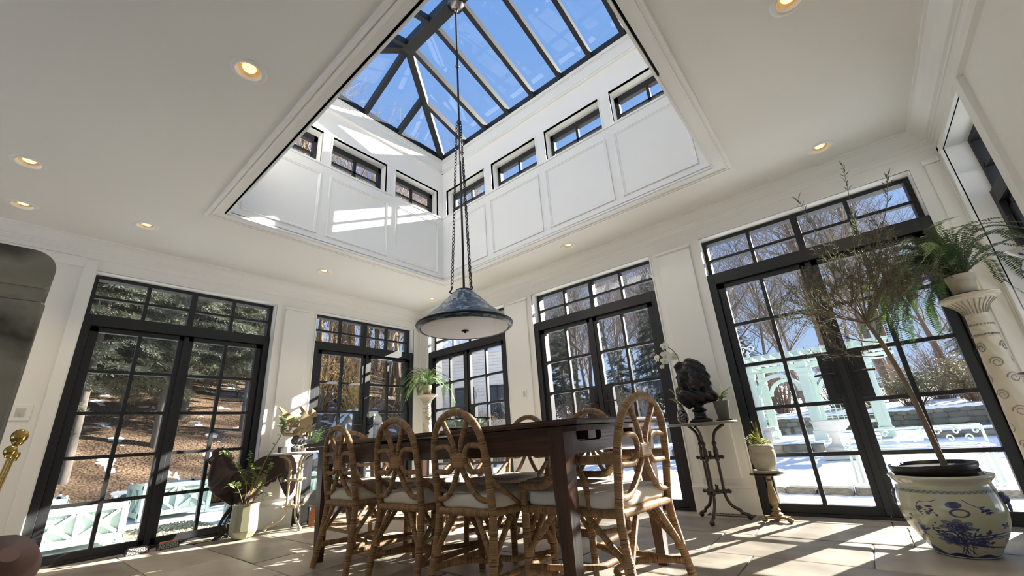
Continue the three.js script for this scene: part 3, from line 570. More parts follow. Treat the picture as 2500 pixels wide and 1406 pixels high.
// local frame: floor centre of the seat, the sitter faces -z
function makeChair(arm) {
  const c = new THREE.Group(), hb = arm ? 0.195 : 0.174, hf = arm ? 0.245 : 0.205, zb = 0.2, zf = arm ? -0.30 : -0.22, R = 0.0185;
  const zAt = (y) => zb + (y - 0.38) * 0.13;
  const post = (y) => hb + 0.012 - (y > 0.6 ? (y - 0.6) * 0.12 : 0);
  // rear uprights run over the top in one arch
  const arch = [];
  arch.push([-hb - 0.035, 0.008, zb + 0.055], [-hb - 0.02, 0.2, zb + 0.02], [-hb - 0.01, 0.36, zb]);
  for (const y of [0.48, 0.58, 0.665]) arch.push([-post(y), y, zAt(y)]);
  for (let i = 1; i < 10; i++) { const a = Math.PI - (i / 10) * Math.PI; arch.push([Math.cos(a) * (hb - 0.002), 0.675 + Math.sin(a) * 0.166, zAt(0.675 + Math.sin(a) * 0.166)]); }
  for (const y of [0.665, 0.58, 0.48]) arch.push([post(y), y, zAt(y)]);
  arch.push([hb + 0.01, 0.36, zb], [hb + 0.02, 0.2, zb + 0.02], [hb + 0.035, 0.008, zb + 0.055]);
  const whole = curve(arch, 96), cutI = whole.findIndex((p) => p.y > 0.37), cutJ = whole.length - 1 - [...whole].reverse().findIndex((p) => p.y > 0.37);
  part('back_frame', sweep(whole.slice(cutI - 1, cutJ + 2), R, 10), M.rattan, c);
  part('leg', sweep(whole.slice(0, cutI + 1), R, 10), M.rattan, c);
  part('leg', sweep(whole.slice(cutJ), R, 10), M.rattan, c);
  backPattern(c, hb, zAt, M);
  const fy = arm ? 0.475 : 0.395;
  for (const s of [-1, 1]) part('leg', rat([[s * (hf + 0.004), 0.005, zf - 0.004], [s * hf, 0.2, zf], [s * hf, fy, zf]], R, 10, 10), M.rattan, c);
  // seat rails, woven deck and cushion
  const yr = 0.378;
  for (const [a, b] of [[[-hb, yr, zb], [hb, yr, zb]], [[-hf, yr, zf], [hf, yr, zf]], [[-hb, yr, zb], [-hf, yr, zf]], [[hb, yr, zb], [hf, yr, zf]]]) part('seat_rail', rat([a, b], R, 4, 10), M.rattan, c);
  part('seat_deck', metreUv(plate([[-hb, -zb], [hb, -zb], [hf, -zf], [-hf, -zf]], 0.012).rotateX(-Math.PI / 2).translate(0, 0.383, 0)), M.bind, c);
  const cu = part('cushion', cushion(hb - 0.016, hf - (arm ? 0.02 : -0.004), zb - 0.02, zf - 0.002 + (arm ? 0.02 : 0), 0.393, 0.062), M.linen, c);
  part('piping', piping(hb - 0.016, hf - (arm ? 0.02 : -0.004), zb - 0.02, zf - 0.002 + (arm ? 0.02 : 0), 0.447), M.linen, cu);
  // braces below the rails
  const yb = 0.205, legX = (back) => (back ? hb + 0.02 : hf), legZ = (back) => (back ? zb + 0.02 : zf);
  for (const s of [-1, 1]) for (const back of [true, false]) {
    const bxp = legX(back) * s, bz = legZ(back);
    part('brace', rat([[bxp - s * 0.012, yb, bz], [s * 0.085, yr - 0.012, back ? zb : zf]], 0.0132, 4), M.rattan, c);
    part('brace', rat([[bxp, yb, bz + (back ? -0.012 : 0.012)], [lerp(hb, hf, back ? 0.32 : 0.66) * s, yr - 0.012, lerp(zb, zf, back ? 0.32 : 0.66)]], 0.0132, 4), M.rattan, c);
    part('binding', binding([bxp - s * 0.004, yb - 0.008, bz + (back ? -0.004 : 0.004)], 0.023, 0.02), M.bind, c);
  }
  // stretchers: straight at the sides, bowed inwards front and back, crossed by a curved pair
  const ys = 0.125;
  for (const s of [-1, 1]) part('stretcher', rat([[s * (hb + 0.026), ys, zb + 0.034], [s * (hf + 0.002), ys, zf]], 0.014, 4), M.rattan, c);
  part('stretcher', rat([[-hb - 0.026, ys + 0.012, zb + 0.034], [-0.10, ys + 0.012, 0.075], [0, ys + 0.012, 0.05], [0.10, ys + 0.012, 0.075], [hb + 0.026, ys + 0.012, zb + 0.034]], 0.014, 24), M.rattan, c);
  part('stretcher', rat([[-hf, ys + 0.012, zf], [-0.10, ys + 0.012, -0.05], [0, ys + 0.012, -0.02], [0.10, ys + 0.012, -0.05], [hf, ys + 0.012, zf]], 0.014, 24), M.rattan, c);
  if (!arm) for (const s of [-1, 1]) part('side_brace', rat([[s * (hb + 0.012), 0.53, zAt(0.53)], [s * (hb + 0.018), 0.47, zb - 0.07], [s * lerp(hb, hf, 0.45), yr + 0.012, lerp(zb, zf, 0.45)]], 0.014, 10), M.rattan, c);
  else for (const s of [-1, 1]) { // arms drop in a curve to the front posts
    const A = (x, y, z) => [s * x, y, z];
    part('arm', rat([A(hb + 0.01, 0.585, zAt(0.585)), A(hb + 0.03, 0.585, 0.08), A(hf - 0.012, 0.583, -0.05), A(hf, 0.568, -0.085), A(hf + 0.002, 0.52, -0.115), A(hf + 0.002, 0.488, -0.15), A(hf, 0.478, -0.2), A(hf, 0.478, zf - 0.014)], R, 40, 10), M.rattan, c);
    part('arm_hoop', rat([A(lerp(hb, hf, 0.28), yr, 0.06), A(lerp(hb, hf, 0.34) + 0.004, 0.47, 0.055), A(lerp(hb, hf, 0.4) + 0.006, 0.535, 0.035), A(lerp(hb, hf, 0.5) + 0.006, 0.556, 0.0), A(lerp(hb, hf, 0.6) + 0.004, 0.535, -0.035), A(lerp(hb, hf, 0.66), 0.47, -0.055), A(lerp(hb, hf, 0.68), yr, -0.06)], 0.0132, 36), M.rattan, c);
    part('arm_binding', binding(A(lerp(hb, hf, 0.5) + 0.006, 0.572, 0.0), 0.021, 0.03, [0, 0, 1]), M.bind, c);
  }
  return c;
}
const sideChair = makeChair(false), armChair = makeChair(true);
const chairSpots = [
  [sideChair, -1.60, -1.715, 0, 'rattan side chair in the near row, closest to the sunlit near table leg', 'rattan side chairs along the table'],
  [sideChair, -2.115, -1.71, 0.02, 'middle rattan side chair of the three in the near row with backs towards the viewer', 'rattan side chairs along the table'],
  [sideChair, -2.73, -1.705, -0.03, 'rattan side chair in the near row standing nearest the iron rooster', 'rattan side chairs along the table'],
  [sideChair, -1.47, -2.33, Math.PI, 'rattan side chair across the table, below the black glazed doors nearest the dark bust', 'rattan side chairs along the table'],
  [sideChair, -2.02, -2.34, Math.PI, 'rattan side chair across the table, its arched top against the white pilaster with a switch', 'rattan side chairs along the table'],
  [sideChair, -2.66, -2.33, Math.PI, 'rattan side chair across the table, mostly hidden behind the middle near-row chair', 'rattan side chairs along the table'],
  [armChair, -1.03, -1.885, Math.PI / 2 - 0.12, 'rattan armchair with dropped arms at the sunlit table end nearest the dark bust', 'rattan armchairs at the table ends'],
  [armChair, -3.37, -2.05, -Math.PI / 2, 'rattan armchair at the far table end nearest the console with the dragon figure', 'rattan armchairs at the table ends'],
];
const made = new Map();
for (const [proto, x, z, turn, label, group] of chairSpots) {
  const c = made.has(proto) ? proto.clone() : proto; made.set(proto, 1);
  c.name = numbered(proto === armChair ? 'rattan_armchair' : 'rattan_chair'); c.position.set(x, 0, z); c.rotation.y = turn; scene.add(c); tag(c, label, 'chair', group);
}

// ---------- pendant lamp ----------
{
  const t = thing('pendant_lamp', 'conical stained glass pendant lamp in blues hanging from the skylight ridge', 'lamp', [-2.06, 0, -2.0]);
  part('canopy', lathe([[0.001, 4.66], [0.012, 4.665], [0.022, 4.68], [0.025, 4.70], [0.042, 4.705], [0.045, 4.718], [0.058, 4.722], [0.062, 4.74], [0.075, 4.745], [0.078, 4.77], [0.078, 4.79], [0.001, 4.79]], 32), M.nickel, t);
  part('rod', [rod([0, 1.74, 0], [0, 4.68, 0], 0.0085, 10), new THREE.SphereGeometry(0.019, 14, 10).translate(0, 3.97, 0), lathe([[0.012, 3.30], [0.018, 3.31], [0.02, 3.33], [0.012, 3.35], [0.012, 3.30]], 12)], M.rodmetal, t);
  // three chains of oval links from a collar on the rod down to hooks on the shade's cap
  for (let k = 0; k < 3; k++) {
    const a = [2.356, 0.14, -1.71][k], A = V3(Math.cos(a) * 0.02, 3.32, Math.sin(a) * 0.02), B = V3(Math.cos(a) * 0.088, 1.79, Math.sin(a) * 0.088), n = 52, links = [];
    const d = B.clone().sub(A), L = d.length() / n, q = new THREE.Quaternion().setFromUnitVectors(V3(0, 1, 0), d.clone().normalize());
    for (let i = 0; i < n; i++) { const g = new THREE.TorusGeometry(0.0118, 0.0032, 5, 12).scale(0.85, 1.35, 1); g.rotateY(i % 2 ? Math.PI / 2 : 0).applyQuaternion(q); const p = A.clone().addScaledVector(d, (i + 0.5) / n); links.push(g.translate(p.x, p.y, p.z)); }
    const ch = part('chain', links, M.rodmetal, t); ch.userData.kind = 'stuff';
    const e = V3(Math.cos(a), 0, Math.sin(a)), hk = curve([V3(e.x * 0.088, 1.795, e.z * 0.088), V3(e.x * 0.092, 1.772, e.z * 0.092), V3(e.x * 0.105, 1.752, e.z * 0.105), V3(e.x * 0.092, 1.742, e.z * 0.092), V3(e.x * 0.06, 1.752, e.z * 0.06)], 14);
    part('hook', sweep(hk, 0.0055, 6), M.rodmetal, t);
  }
  part('cap', lathe([[0.008, 1.775], [0.03, 1.772], [0.062, 1.762], [0.068, 1.752], [0.066, 1.742], [0.05, 1.745], [0.008, 1.76]], 32), M.rodmetal, t);
  // leaded glass: irregular cells, pale flowers in a dark blue and green ground
  reseed(5);
  const W = 1024, H = 256, pts = []; const rows = 13;
  for (let r = 0; r < rows; r++) { const n = 26 + Math.round(r * 2.4); for (let i = 0; i < n; i++) pts.push([(i + 0.5 * (r % 2) + rr(-0.28, 0.28)) / n, (r + 0.5 + rr(-0.28, 0.28)) / rows, rnd(), r]); }
  const grid = {}; pts.forEach((p) => { const k = Math.floor(p[0] * 32) + ',' + Math.floor(p[1] * rows); (grid[k] ||= []).push(p); });
  const cell = (u, v) => { let d1 = 9, d2 = 9, best = null; const gu = Math.floor(u * 32), gv = Math.floor(v * rows), asp = 3.4 * lerp(0.3, 1, v);
    for (let a = -2; a <= 2; a++) for (let b = -1; b <= 1; b++) { const L = grid[((gu + a + 32) % 32) + ',' + (gv + b)]; if (L) for (const p of L) { let dx = Math.abs(p[0] - u); dx = Math.min(dx, 1 - dx); const d = Math.hypot(dx * asp * 2.2, p[1] - v); if (d < d1) { d2 = d1; d1 = d; best = p; } else if (d < d2) d2 = d; } }
    return [best, d2 - d1]; };
  const blues = [[0.045, 0.09, 0.16], [0.07, 0.14, 0.20], [0.03, 0.055, 0.11], [0.10, 0.17, 0.19], [0.06, 0.11, 0.10], [0.15, 0.22, 0.25]], pale = [[0.36, 0.45, 0.50], [0.28, 0.38, 0.44], [0.44, 0.50, 0.50]];
  const dat = []; for (let j = 0; j < H; j++) for (let i = 0; i < W; i++) dat.push(cell((i + 0.5) / W, (j + 0.5) / H));
  const at = (i, j) => dat[j * W + i];
  const map = tex(W, (u, v, i, j) => { const [p, e] = at(i, j); if (e < 0.010) return [0.012, 0.013, 0.012]; const flower = Math.sin(p[0] * 38) * Math.sin(p[3] * 1.3 + p[0] * 9) > 0.42 || (p[3] > 7 && p[2] > 0.7); const c = flower ? pale[Math.floor(p[2] * 2.99)] : blues[Math.floor(p[2] * 5.99)]; return c.map((x) => x * (0.85 + 0.4 * tnoise(u, v, 24, 2, 3))); }, { h: H });
  const bump = tex(W, (u, v, i, j) => (at(i, j)[1] < 0.012 ? 1 : 0.3 + 0.3 * at(i, j)[0][2]), { h: H, srgb: false });
  const glass = std({ name: 'stained_glass', map, bumpMap: bump, bumpScale: 0.003, roughness: 0.28 });
  glass.side = THREE.DoubleSide;
  const sh = lathe([[0.338, 1.497], [0.312, 1.522], [0.26, 1.566], [0.2, 1.617], [0.13, 1.69], [0.066, 1.752]], 64);
  part('lamp_shade', sh, glass, t);
  part('lower_band', [lathe([[0.338, 1.497], [0.345, 1.485], [0.345, 1.475], [0.325, 1.462], [0.318, 1.466], [0.334, 1.482], [0.33, 1.497]], 64)], glass, t);
  part('rim', sweep(Array.from({ length: 64 }, (_, i) => V3(Math.cos(i / 64 * Math.PI * 2) * 0.343, 1.492, Math.sin(i / 64 * Math.PI * 2) * 0.343)), 0.0075, 8, false, true), M.rodmetal, t);
  part('diffuser', lathe([[0.001, 1.452], [0.12, 1.454], [0.24, 1.459], [0.312, 1.465], [0.318, 1.475], [0.318, 1.48], [0.001, 1.475]], 64), std({ name: 'opal_glass', color: lin(0.78, 0.73, 0.69), roughness: 0.45 }), t);
  part('finial', lathe([[0.001, 1.432], [0.008, 1.436], [0.011, 1.443], [0.026, 1.447], [0.028, 1.453], [0.001, 1.455]], 24), M.rodmetal, t);
}

// ---------- recessed ceiling lights ----------
{
  const glow = std({ name: 'lamp_glow', color: lin(0.9, 0.85, 0.7), emissive: lin(1, 0.74, 0.38), emissiveIntensity: 1.1 }), amber = std({ name: 'gold_reflector', color: lin(0.75, 0.55, 0.28), roughness: 0.35, metalness: 0.4 });
  const spots = [[-2.03, -0.446, 'above the near edge of the skylight opening'], [-3.79, 0.24, 'second from the west wall in the row nearest the viewer'], [-4.50, 0.24, 'closest to the west wall in the row nearest the viewer'], [-4.30, -0.442, 'beside the near corner of the skylight opening'], [-4.29, -1.978, 'midway along the west side of the skylight opening'], [-2.00, -3.53, 'between the skylight and the middle north doors'], [0.265, -3.54, 'above the wide doors with the pergola view'], [-4.28, -3.526, 'in the far corner behind the pendant shade'], [0.24, -2.02, 'at the upper edge of view over the east side']];
  const trim = lathe([[0.058, 0.004], [0.058, -0.004], [0.064, -0.008], [0.08, -0.006], [0.086, 0.0], [0.086, 0.004]], 32), cone = lathe([[0.0585, -0.004], [0.056, 0.006], [0.050, 0.012]], 28), gold = lathe([[0.050, 0.012], [0.044, 0.024], [0.036, 0.03], [0.001, 0.032]], 28), bulb = lathe([[0.001, 0.006], [0.016, 0.007], [0.028, 0.012], [0.034, 0.022], [0.001, 0.026]], 20);
  for (const [x, z, w] of spots) {
    const t = thing('ceiling_light', 'round recessed ceiling light ' + w, 'light', [x, HC, z], 0, 'recessed ceiling lights');
    t.userData.label = 'round recessed ceiling light ' + w;
    part('trim_ring', trim, M.trim, t); part('baffle', cone, M.trim, t); part('reflector', gold, amber, t); part('lamp_bulb', bulb, glow, t);
    const s = new THREE.SpotLight(new THREE.Color(1, 0.78, 0.5), 2.5, 4.5, 0.8, 0.8, 2); s.position.set(x, HC + 0.003, z); s.target.position.set(x, 0, z); s.castShadow = true; scene.add(s, s.target);
  }
}
// ---------- plants: shared builders ----------
function frondGeo(L, lift, droop, wid, s) { // grows along +x, arches and hangs
  reseed(s); const lv = new Leaves(), n = Math.round(L / 0.0078), path = curve([[0, 0, 0], [L * 0.22, lift * 0.75, 0], [L * 0.52, lift, rr(-0.03, 0.03)], [L * 0.8, lift - droop * 0.45, rr(-0.04, 0.04)], [L * 0.98, lift - droop, rr(-0.05, 0.05)]], 40);
  const cv = new THREE.CatmullRomCurve3(path);
  for (let i = 3; i < n; i++) { const t = i / n, p = cv.getPointAt(t), d = cv.getTangentAt(t), w = wid * Math.pow(Math.sin(Math.PI * Math.min(0.98, t * 0.93 + 0.05)), 0.6), side = V3(0, 1, 0).cross(d).normalize(), up = d.clone().cross(side).normalize(); for (const k of [-1, 1]) lv.blade(p, side.clone().multiplyScalar(k).addScaledVector(d, 0.28).addScaledVector(up, -0.12 + rr(-0.2, 0.2)), up.clone().addScaledVector(side, rr(-0.25, 0.25)), w * rr(0.85, 1.1), 0.0095); }
  return join([lv.geo(), sweep(path, (t) => 0.0018 * (1 - 0.6 * t), 5)]);
}
const frondVariants = [frondGeo(0.40, 0.14, 0.22, 0.036, 1), frondGeo(0.36, 0.20, 0.12, 0.034, 2), frondGeo(0.42, 0.08, 0.34, 0.036, 3), frondGeo(0.32, 0.24, 0.05, 0.032, 4)];
function fernOn(parent, y, n, s, sc, bias, mats) {
  reseed(s);
  for (let i = 0; i < n; i++) { const v = frondVariants[i % 4], m = part('frond', v, mats[Math.floor(rnd() * mats.length)], parent); let a = i * 2.39996 + rr(-0.3, 0.3); if (bias && rnd() < bias[1]) a = bias[0] + rr(-0.9, 0.9); m.position.set(Math.cos(a) * 0.02, y, -Math.sin(a) * 0.02); m.rotation.set(0, a, rr(-0.2, 0.3)); m.scale.setScalar(sc * rr(0.7, 1.12)); }
}
function pedestal(label, x, z) {
  const t = thing('pedestal', label, 'pedestal', [x, 0, z], 0, 'cream carved pedestals holding ferns');
  part('base', [bx(-0.12, 0, -0.12, 0.12, 0.05, 0.12, 0.008), lathe([[0.115, 0.05], [0.11, 0.07], [0.085, 0.085], [0.082, 0.10], [0.092, 0.115], [0.075, 0.135], [0.066, 0.15]], 32).toNonIndexed()], M.plaster, t);
  part('shaft', lathe([[0.064, 0.148], [0.064, 0.3], [0.061, 0.6], [0.056, 0.9], [0.052, 1.06], [0.0515, 1.085], [0.0505, 1.145]], 36), M.plaster, t);
  for (const [y, r] of [[1.075, 0.052], [1.135, 0.05]]) { const g = []; for (let i = 0; i < 22; i++) { const a = i / 22 * Math.PI * 2; g.push(new THREE.SphereGeometry(0.006, 6, 5).translate(Math.cos(a) * r, y, Math.sin(a) * r)); } part('bead_ring', g, M.plaster, t); }
  // carved scrolls winding up the shaft
  const scrolls = []; for (let k = 0; k < 10; k++) for (const s of [0, Math.PI * 0.66, Math.PI * 1.33]) { const y0 = 0.18 + k * 0.088, a0 = s + k * 0.75, p = []; for (let i = 0; i <= 16; i++) { const q = i / 16, th = q * Math.PI * 3.1, R = 0.032 * (1 - q * 0.75), yy = y0 + Math.sin(th) * R + 0.03, aa = a0 + Math.cos(th) * R / 0.06, r = lerp(0.0645, 0.054, (yy - 0.15) / 0.9); p.push(V3(Math.cos(aa) * r, yy, Math.sin(aa) * r)); } scrolls.push(sweep(p, (q) => 0.0042 * (1 - 0.5 * q), 5)); }
  part('carving', scrolls, M.plaster, t).userData.kind = 'stuff';
  part('capital', lathe([[0.05, 1.14], [0.048, 1.175], [0.05, 1.20], [0.056, 1.225], [0.072, 1.25], [0.10, 1.275], [0.126, 1.292], [0.133, 1.30], [0.133, 1.312], [0.125, 1.316], [0.001, 1.314]], 40), M.plaster, t);
  const fl = []; for (let i = 0; i < 24; i++) { const a = i / 24 * Math.PI * 2; fl.push(sweep([[0.05, 1.20], [0.058, 1.228], [0.076, 1.254], [0.104, 1.279]].map(([r, y]) => V3(Math.cos(a) * r, y, Math.sin(a) * r)), 0.0038, 5)); } part('fluting', fl, M.plaster, t);
  return t;
}
pedestal('cream carved pedestal in front of the wide doors at the east wall', 0.66, -3.55);
pedestal('cream carved pedestal in the far room corner behind the table', -4.645, -3.735).scale.set(1.04, 1.025, 1.04);
function fernPot(label, x, z, n, s, bias, mats, sc) {
  const t = thing('potted_fern', label, 'plant', [x, x < -4 ? 1.349 : 1.316, z]);
  part('saucer', lathe([[0.001, 0], [0.055, 0], [0.072, 0.012], [0.068, 0.014], [0.05, 0.005], [0.001, 0.005]], 28), M.terracotta, t);
  part('pot', lathe([[0.001, 0.006], [0.048, 0.006], [0.056, 0.05], [0.063, 0.10], [0.066, 0.13], [0.06, 0.132], [0.055, 0.115], [0.001, 0.115]], 28), M.claypot, t);
  part('soil', new THREE.CylinderGeometry(0.054, 0.054, 0.01, 20).translate(0, 0.115, 0), M.soil, t);
  fernOn(t, 0.12, n, s, sc, bias, mats);
  return t;
}
{
  const r = fernPot('bushy dark green fern on the pedestal by the east wall, two long fronds reaching right', 0.66, -3.55, 118, 21, [2.8, 0.62], [M.fern, M.fernDark, M.fernDark, M.fernDark], 1.12);
  for (const [pts] of [[[[0, 0.12, 0], [0.1, 0.34, 0.03], [0.2, 0.38, 0.05], [0.34, 0.30, 0.06]]], [[[0, 0.12, 0], [0.12, 0.24, 0.02], [0.22, 0.27, 0.04], [0.34, 0.285, 0.06]]]]) {
    const cv = new THREE.CatmullRomCurve3(pts.map((p) => V3(...p))), lv = new Leaves(); reseed(3);
    for (let i = 6; i < 60; i++) { const t = i / 60, p = cv.getPointAt(t), d = cv.getTangentAt(t), side = V3(0, 1, 0).cross(d).normalize(); for (const k of [-1, 1]) lv.blade(p, side.clone().multiplyScalar(k).addScaledVector(d, 0.6).add(V3(0, -0.5, 0)), V3(0, 1, 0), 0.026 * (1 - 0.4 * t), 0.009); }
    part('frond', [lv.geo(), sweep(cv.getPoints(24), 0.0018, 5)], M.fernDark, r);
  }
  fernPot('green fern in a small pot on the corner pedestal, sunlit on its right side', -4.645, -3.735, 72, 33, [Math.PI, 0.25], [M.fern, M.fern, M.fernDark], 0.92);
}

// ---------- olive tree in its pots ----------
{
  const px = 0.215, pz = -3.22;
  const cw = 1024, chh = 512, cv = document.createElement('canvas'); cv.width = cw; cv.height = chh; const c = cv.getContext('2d');
  c.fillStyle = '#b4b69c'; c.fillRect(0, 0, cw, chh); reseed(19);
  const blue = (a) => `rgba(${20 + rr(0, 18) | 0},${28 + rr(0, 20) | 0},${78 + rr(0, 40) | 0},${a})`;
  const Y = (v) => chh - v * chh;
  const petal = (x, y, r, rot, e = 0.5) => { c.save(); c.translate(x, y); c.rotate(rot); c.beginPath(); c.ellipse(r * 0.7, 0, r * 0.75, r * e, 0, 0, 7); c.fill(); c.restore(); };
  const peony = (x, y, r) => { for (let ring = 3; ring > 0; ring--) for (let i = 0; i < 7; i++) { c.fillStyle = blue(0.5 + 0.15 * (3 - ring)); petal(x, y, r * ring / 3.6, i / 7 * 6.28 + ring, 0.42); } c.strokeStyle = 'rgba(200,205,190,.8)'; c.lineWidth = 2; for (let k = 1; k < 4; k++) { c.beginPath(); c.arc(x, y, r * k / 4, k, k + 4); c.stroke(); } };
  const leafs = (x, y, r, n) => { for (let i = 0; i < n; i++) { c.fillStyle = blue(0.9); petal(x + rr(-r, r), y + rr(-r, r) * 0.8, rr(7, 15), rr(0, 6.28), 0.4); } };
  for (const off of [0, cw * 0.5]) {
    const X = (u) => (u * cw + off) % cw;
    c.fillStyle = blue(0.95); c.beginPath(); c.moveTo(X(0.30), Y(0.0)); for (let i = 0; i <= 40; i++) c.lineTo(X(0.30) + i / 40 * cw * 0.4, Y(0.045 + 0.02 * Math.sin(i * 0.5) + (i < 10 ? 0.12 * (1 - i / 10) : 0))); c.lineTo(X(0.30) + cw * 0.4, Y(0)); c.fill();
    c.strokeStyle = blue(0.95); c.lineWidth = 5; for (let i = 0; i < 6; i++) { c.beginPath(); c.moveTo(X(0.47) + i * 12, Y(0.06)); c.quadraticCurveTo(X(0.5) + rr(-60, 60), Y(0.3), X(0.46) + rr(-70, 110), Y(rr(0.3, 0.5))); c.stroke(); }
    peony(X(0.49), Y(0.47), 46); peony(X(0.455), Y(0.27), 40); peony(X(0.55), Y(0.25), 34); leafs(X(0.53), Y(0.30), 85, 60); leafs(X(0.47), Y(0.4), 60, 26); peony(X(0.36), Y(0.40), 30); leafs(X(0.35), Y(0.33), 44, 16);
    c.lineWidth = 4; c.strokeStyle = blue(0.9); for (const [a, b, d, e, f, g] of [[0.40, 0.80, 0.37, 0.72, 0.40, 0.60], [0.40, 0.80, 0.43, 0.78, 0.455, 0.84], [0.53, 0.84, 0.56, 0.72, 0.62, 0.68]]) { c.beginPath(); c.moveTo(X(a), Y(b)); c.quadraticCurveTo(X(d), Y(e), X(f), Y(g)); c.stroke(); }
    leafs(X(0.42), Y(0.68), 34, 18); leafs(X(0.60), Y(0.70), 34, 16); leafs(X(0.33), Y(0.55), 26, 9);
    for (const [u, v] of [[0.655, 0.47], [0.68, 0.26]]) { c.fillStyle = blue(0.95); for (let i = 0; i < 4; i++) petal(X(u), Y(v), 17, i * 1.57 + 0.5, 0.4); }
    c.fillStyle = blue(0.75); c.beginPath(); c.arc(X(0.5), Y(0.77), 24, 0, 7); c.fill(); c.lineWidth = 9; c.strokeStyle = blue(0.8); c.beginPath(); c.arc(X(0.51), Y(0.66), 26, 0, 7); c.stroke();
  }
  c.fillStyle = '#8f978c'; c.fillRect(0, Y(0.965), cw, 26); c.strokeStyle = '#4c5a63'; c.lineWidth = 4; c.beginPath(); for (let i = 0; i <= 96; i++) c.lineTo(i / 96 * cw, Y(i % 2 ? 0.955 : 0.925)); c.stroke();
  const map = new THREE.CanvasTexture(cv); map.colorSpace = THREE.SRGBColorSpace; map.wrapS = THREE.RepeatWrapping;
  const porcelain = phy({ name: 'painted_porcelain', map, roughness: 0.16, clearcoat: 0.6, clearcoatRoughness: 0.1 }), plain = phy({ name: 'pale_porcelain', color: lin(0.52, 0.53, 0.42), roughness: 0.16, clearcoat: 0.6, clearcoatRoughness: 0.1 }), blueglaze = phy({ name: 'blue_glaze', color: lin(0.035, 0.05, 0.16), roughness: 0.2, clearcoat: 0.6 });
  const t = thing('porcelain_planter', 'large white porcelain planter with blue painted peonies and lion mask handles', 'planter', [px, 0, pz]);
  const prof = smoothProfile([[0.118, 0.004], [0.135, 0.03], [0.17, 0.09], [0.197, 0.16], [0.203, 0.22], [0.196, 0.275], [0.186, 0.318]], 40);
  const body = lathe(prof, 64), uv = body.attributes.uv, pos = body.attributes.position; for (let i = 0; i < uv.count; i++) uv.setY(i, (pos.getY(i) - 0.004) / 0.314);
  part('body', body.rotateY(Math.PI), porcelain, t);
  part('foot', lathe([[0.001, 0], [0.112, 0], [0.12, 0.003], [0.119, 0.008], [0.001, 0.008]], 48), plain, t);
  part('rim', lathe([[0.186, 0.317], [0.184, 0.328], [0.190, 0.34], [0.202, 0.352], [0.207, 0.360], [0.206, 0.368], [0.198, 0.371], [0.188, 0.366], [0.178, 0.345], [0.178, 0.25]], 64), plain, t);
  for (const a of [0.25, Math.PI + 0.3, Math.PI * 1.62]) { // lion masks with rings
    const g = new THREE.Group(); const C = Math.cos(a), S = Math.sin(a);
    const lion = blob([[0, 0, 0, 0, 0, 0, 0.021, 0.021], [0.013, -0.004, 0, 0.013, -0.004, 0, 0.012, 0.012], [0.004, 0.018, 0.014, 0.004, 0.018, 0.014, 0.009, 0.009], [0.004, 0.018, -0.014, 0.004, 0.018, -0.014, 0.009, 0.009], [0, -0.016, 0.012, 0, -0.016, 0.012, 0.01, 0.01], [0, -0.016, -0.012, 0, -0.016, -0.012, 0.01, 0.01]], [-0.04, -0.04, -0.04], [0.04, 0.04, 0.04], 0.0035, 0.012);
    const h = part('handle', [lion.toNonIndexed(), new THREE.TorusGeometry(0.02, 0.005, 8, 20).rotateY(Math.PI / 2).translate(0.014, -0.036, 0).toNonIndexed()].map((q) => q.rotateY(-a).translate(C * 0.198, 0.262, S * 0.198)), blueglaze, t);
  }
  const pt = solo('plastic_pot', [lathe([[0.001, 0.26], [0.145, 0.26], [0.160, 0.345], [0.172, 0.372], [0.178, 0.385], [0.18, 0.40], [0.172, 0.402], [0.166, 0.385], [0.001, 0.382]], 40).translate(0, 0, 0)], M.blackplastic, 'black plastic nursery pot set inside the blue and white planter', 'pot'); pt.position.set(px + 0.006, 0.018, pz); pt.rotation.z = 0.045;
  const O = thing('olive_tree', 'thin bare-branched olive standard growing from the blue and white planter', 'tree', [px + 0.04, 0.385, pz]);
  part('soil', [new THREE.CylinderGeometry(0.16, 0.16, 0.012, 32).translate(-0.034, 0.002, 0)], M.soil, O);
  const lv = new Leaves(); reseed(99);
  const trunk = curve([[0, 0, 0], [-0.012, 0.2, 0.004], [-0.03, 0.45, 0], [-0.065, 0.68, -0.004], [-0.10, 0.82, 0]], 30); part('trunk', sweep(trunk, (q) => 0.0145 - q * 0.004, 10), M.olivebark, O);
  part('trunk', sweep(curve([[0.008, 0, -0.014], [-0.005, 0.2, -0.014], [-0.018, 0.4, -0.012], [-0.045, 0.58, -0.006]], 20), (q) => 0.008 - 0.003 * q, 8), M.olivebark, O);
  const pair = (p, d, s) => { const side = V3(rr(-1, 1), rr(-0.3, 0.3), rr(-1, 1)).cross(d).normalize(); for (const k of [-1, 1]) lv.blade(p, side.clone().multiplyScalar(k * 0.8).add(d), V3(rr(-1, 1), 1, rr(-1, 1)), s * rr(0.7, 1.2), s * 0.2); };
  const twigs = [];
  const grow = (p, d, L, r, lvl) => {
    const n = 4, P = [p.clone()]; let q = p.clone(), dd = d.clone();
    for (let i = 0; i < n; i++) { dd.add(V3(rr(-0.28, 0.28), rr(-0.12, 0.24), rr(-0.28, 0.28))).normalize(); q = q.clone().addScaledVector(dd, L / n); P.push(q); if (lvl < 3 && i > 0) for (let k = 0; k < (lvl === 0 ? 2 : 2); k++) if (rnd() < 0.9) grow(q, dd.clone().add(V3(rr(-1, 1), rr(-0.45, 0.6), rr(-1, 1))).normalize(), L * rr(0.45, 0.75), r * 0.55, lvl + 1); if (lvl > 1 && rnd() < 0.42) pair(q, dd, 0.028); }
    twigs.push(sweep(P, (s) => r * (1 - 0.55 * s), lvl < 1 ? 6 : 4));
  };
  const F = V3(-0.10, 0.82, 0);
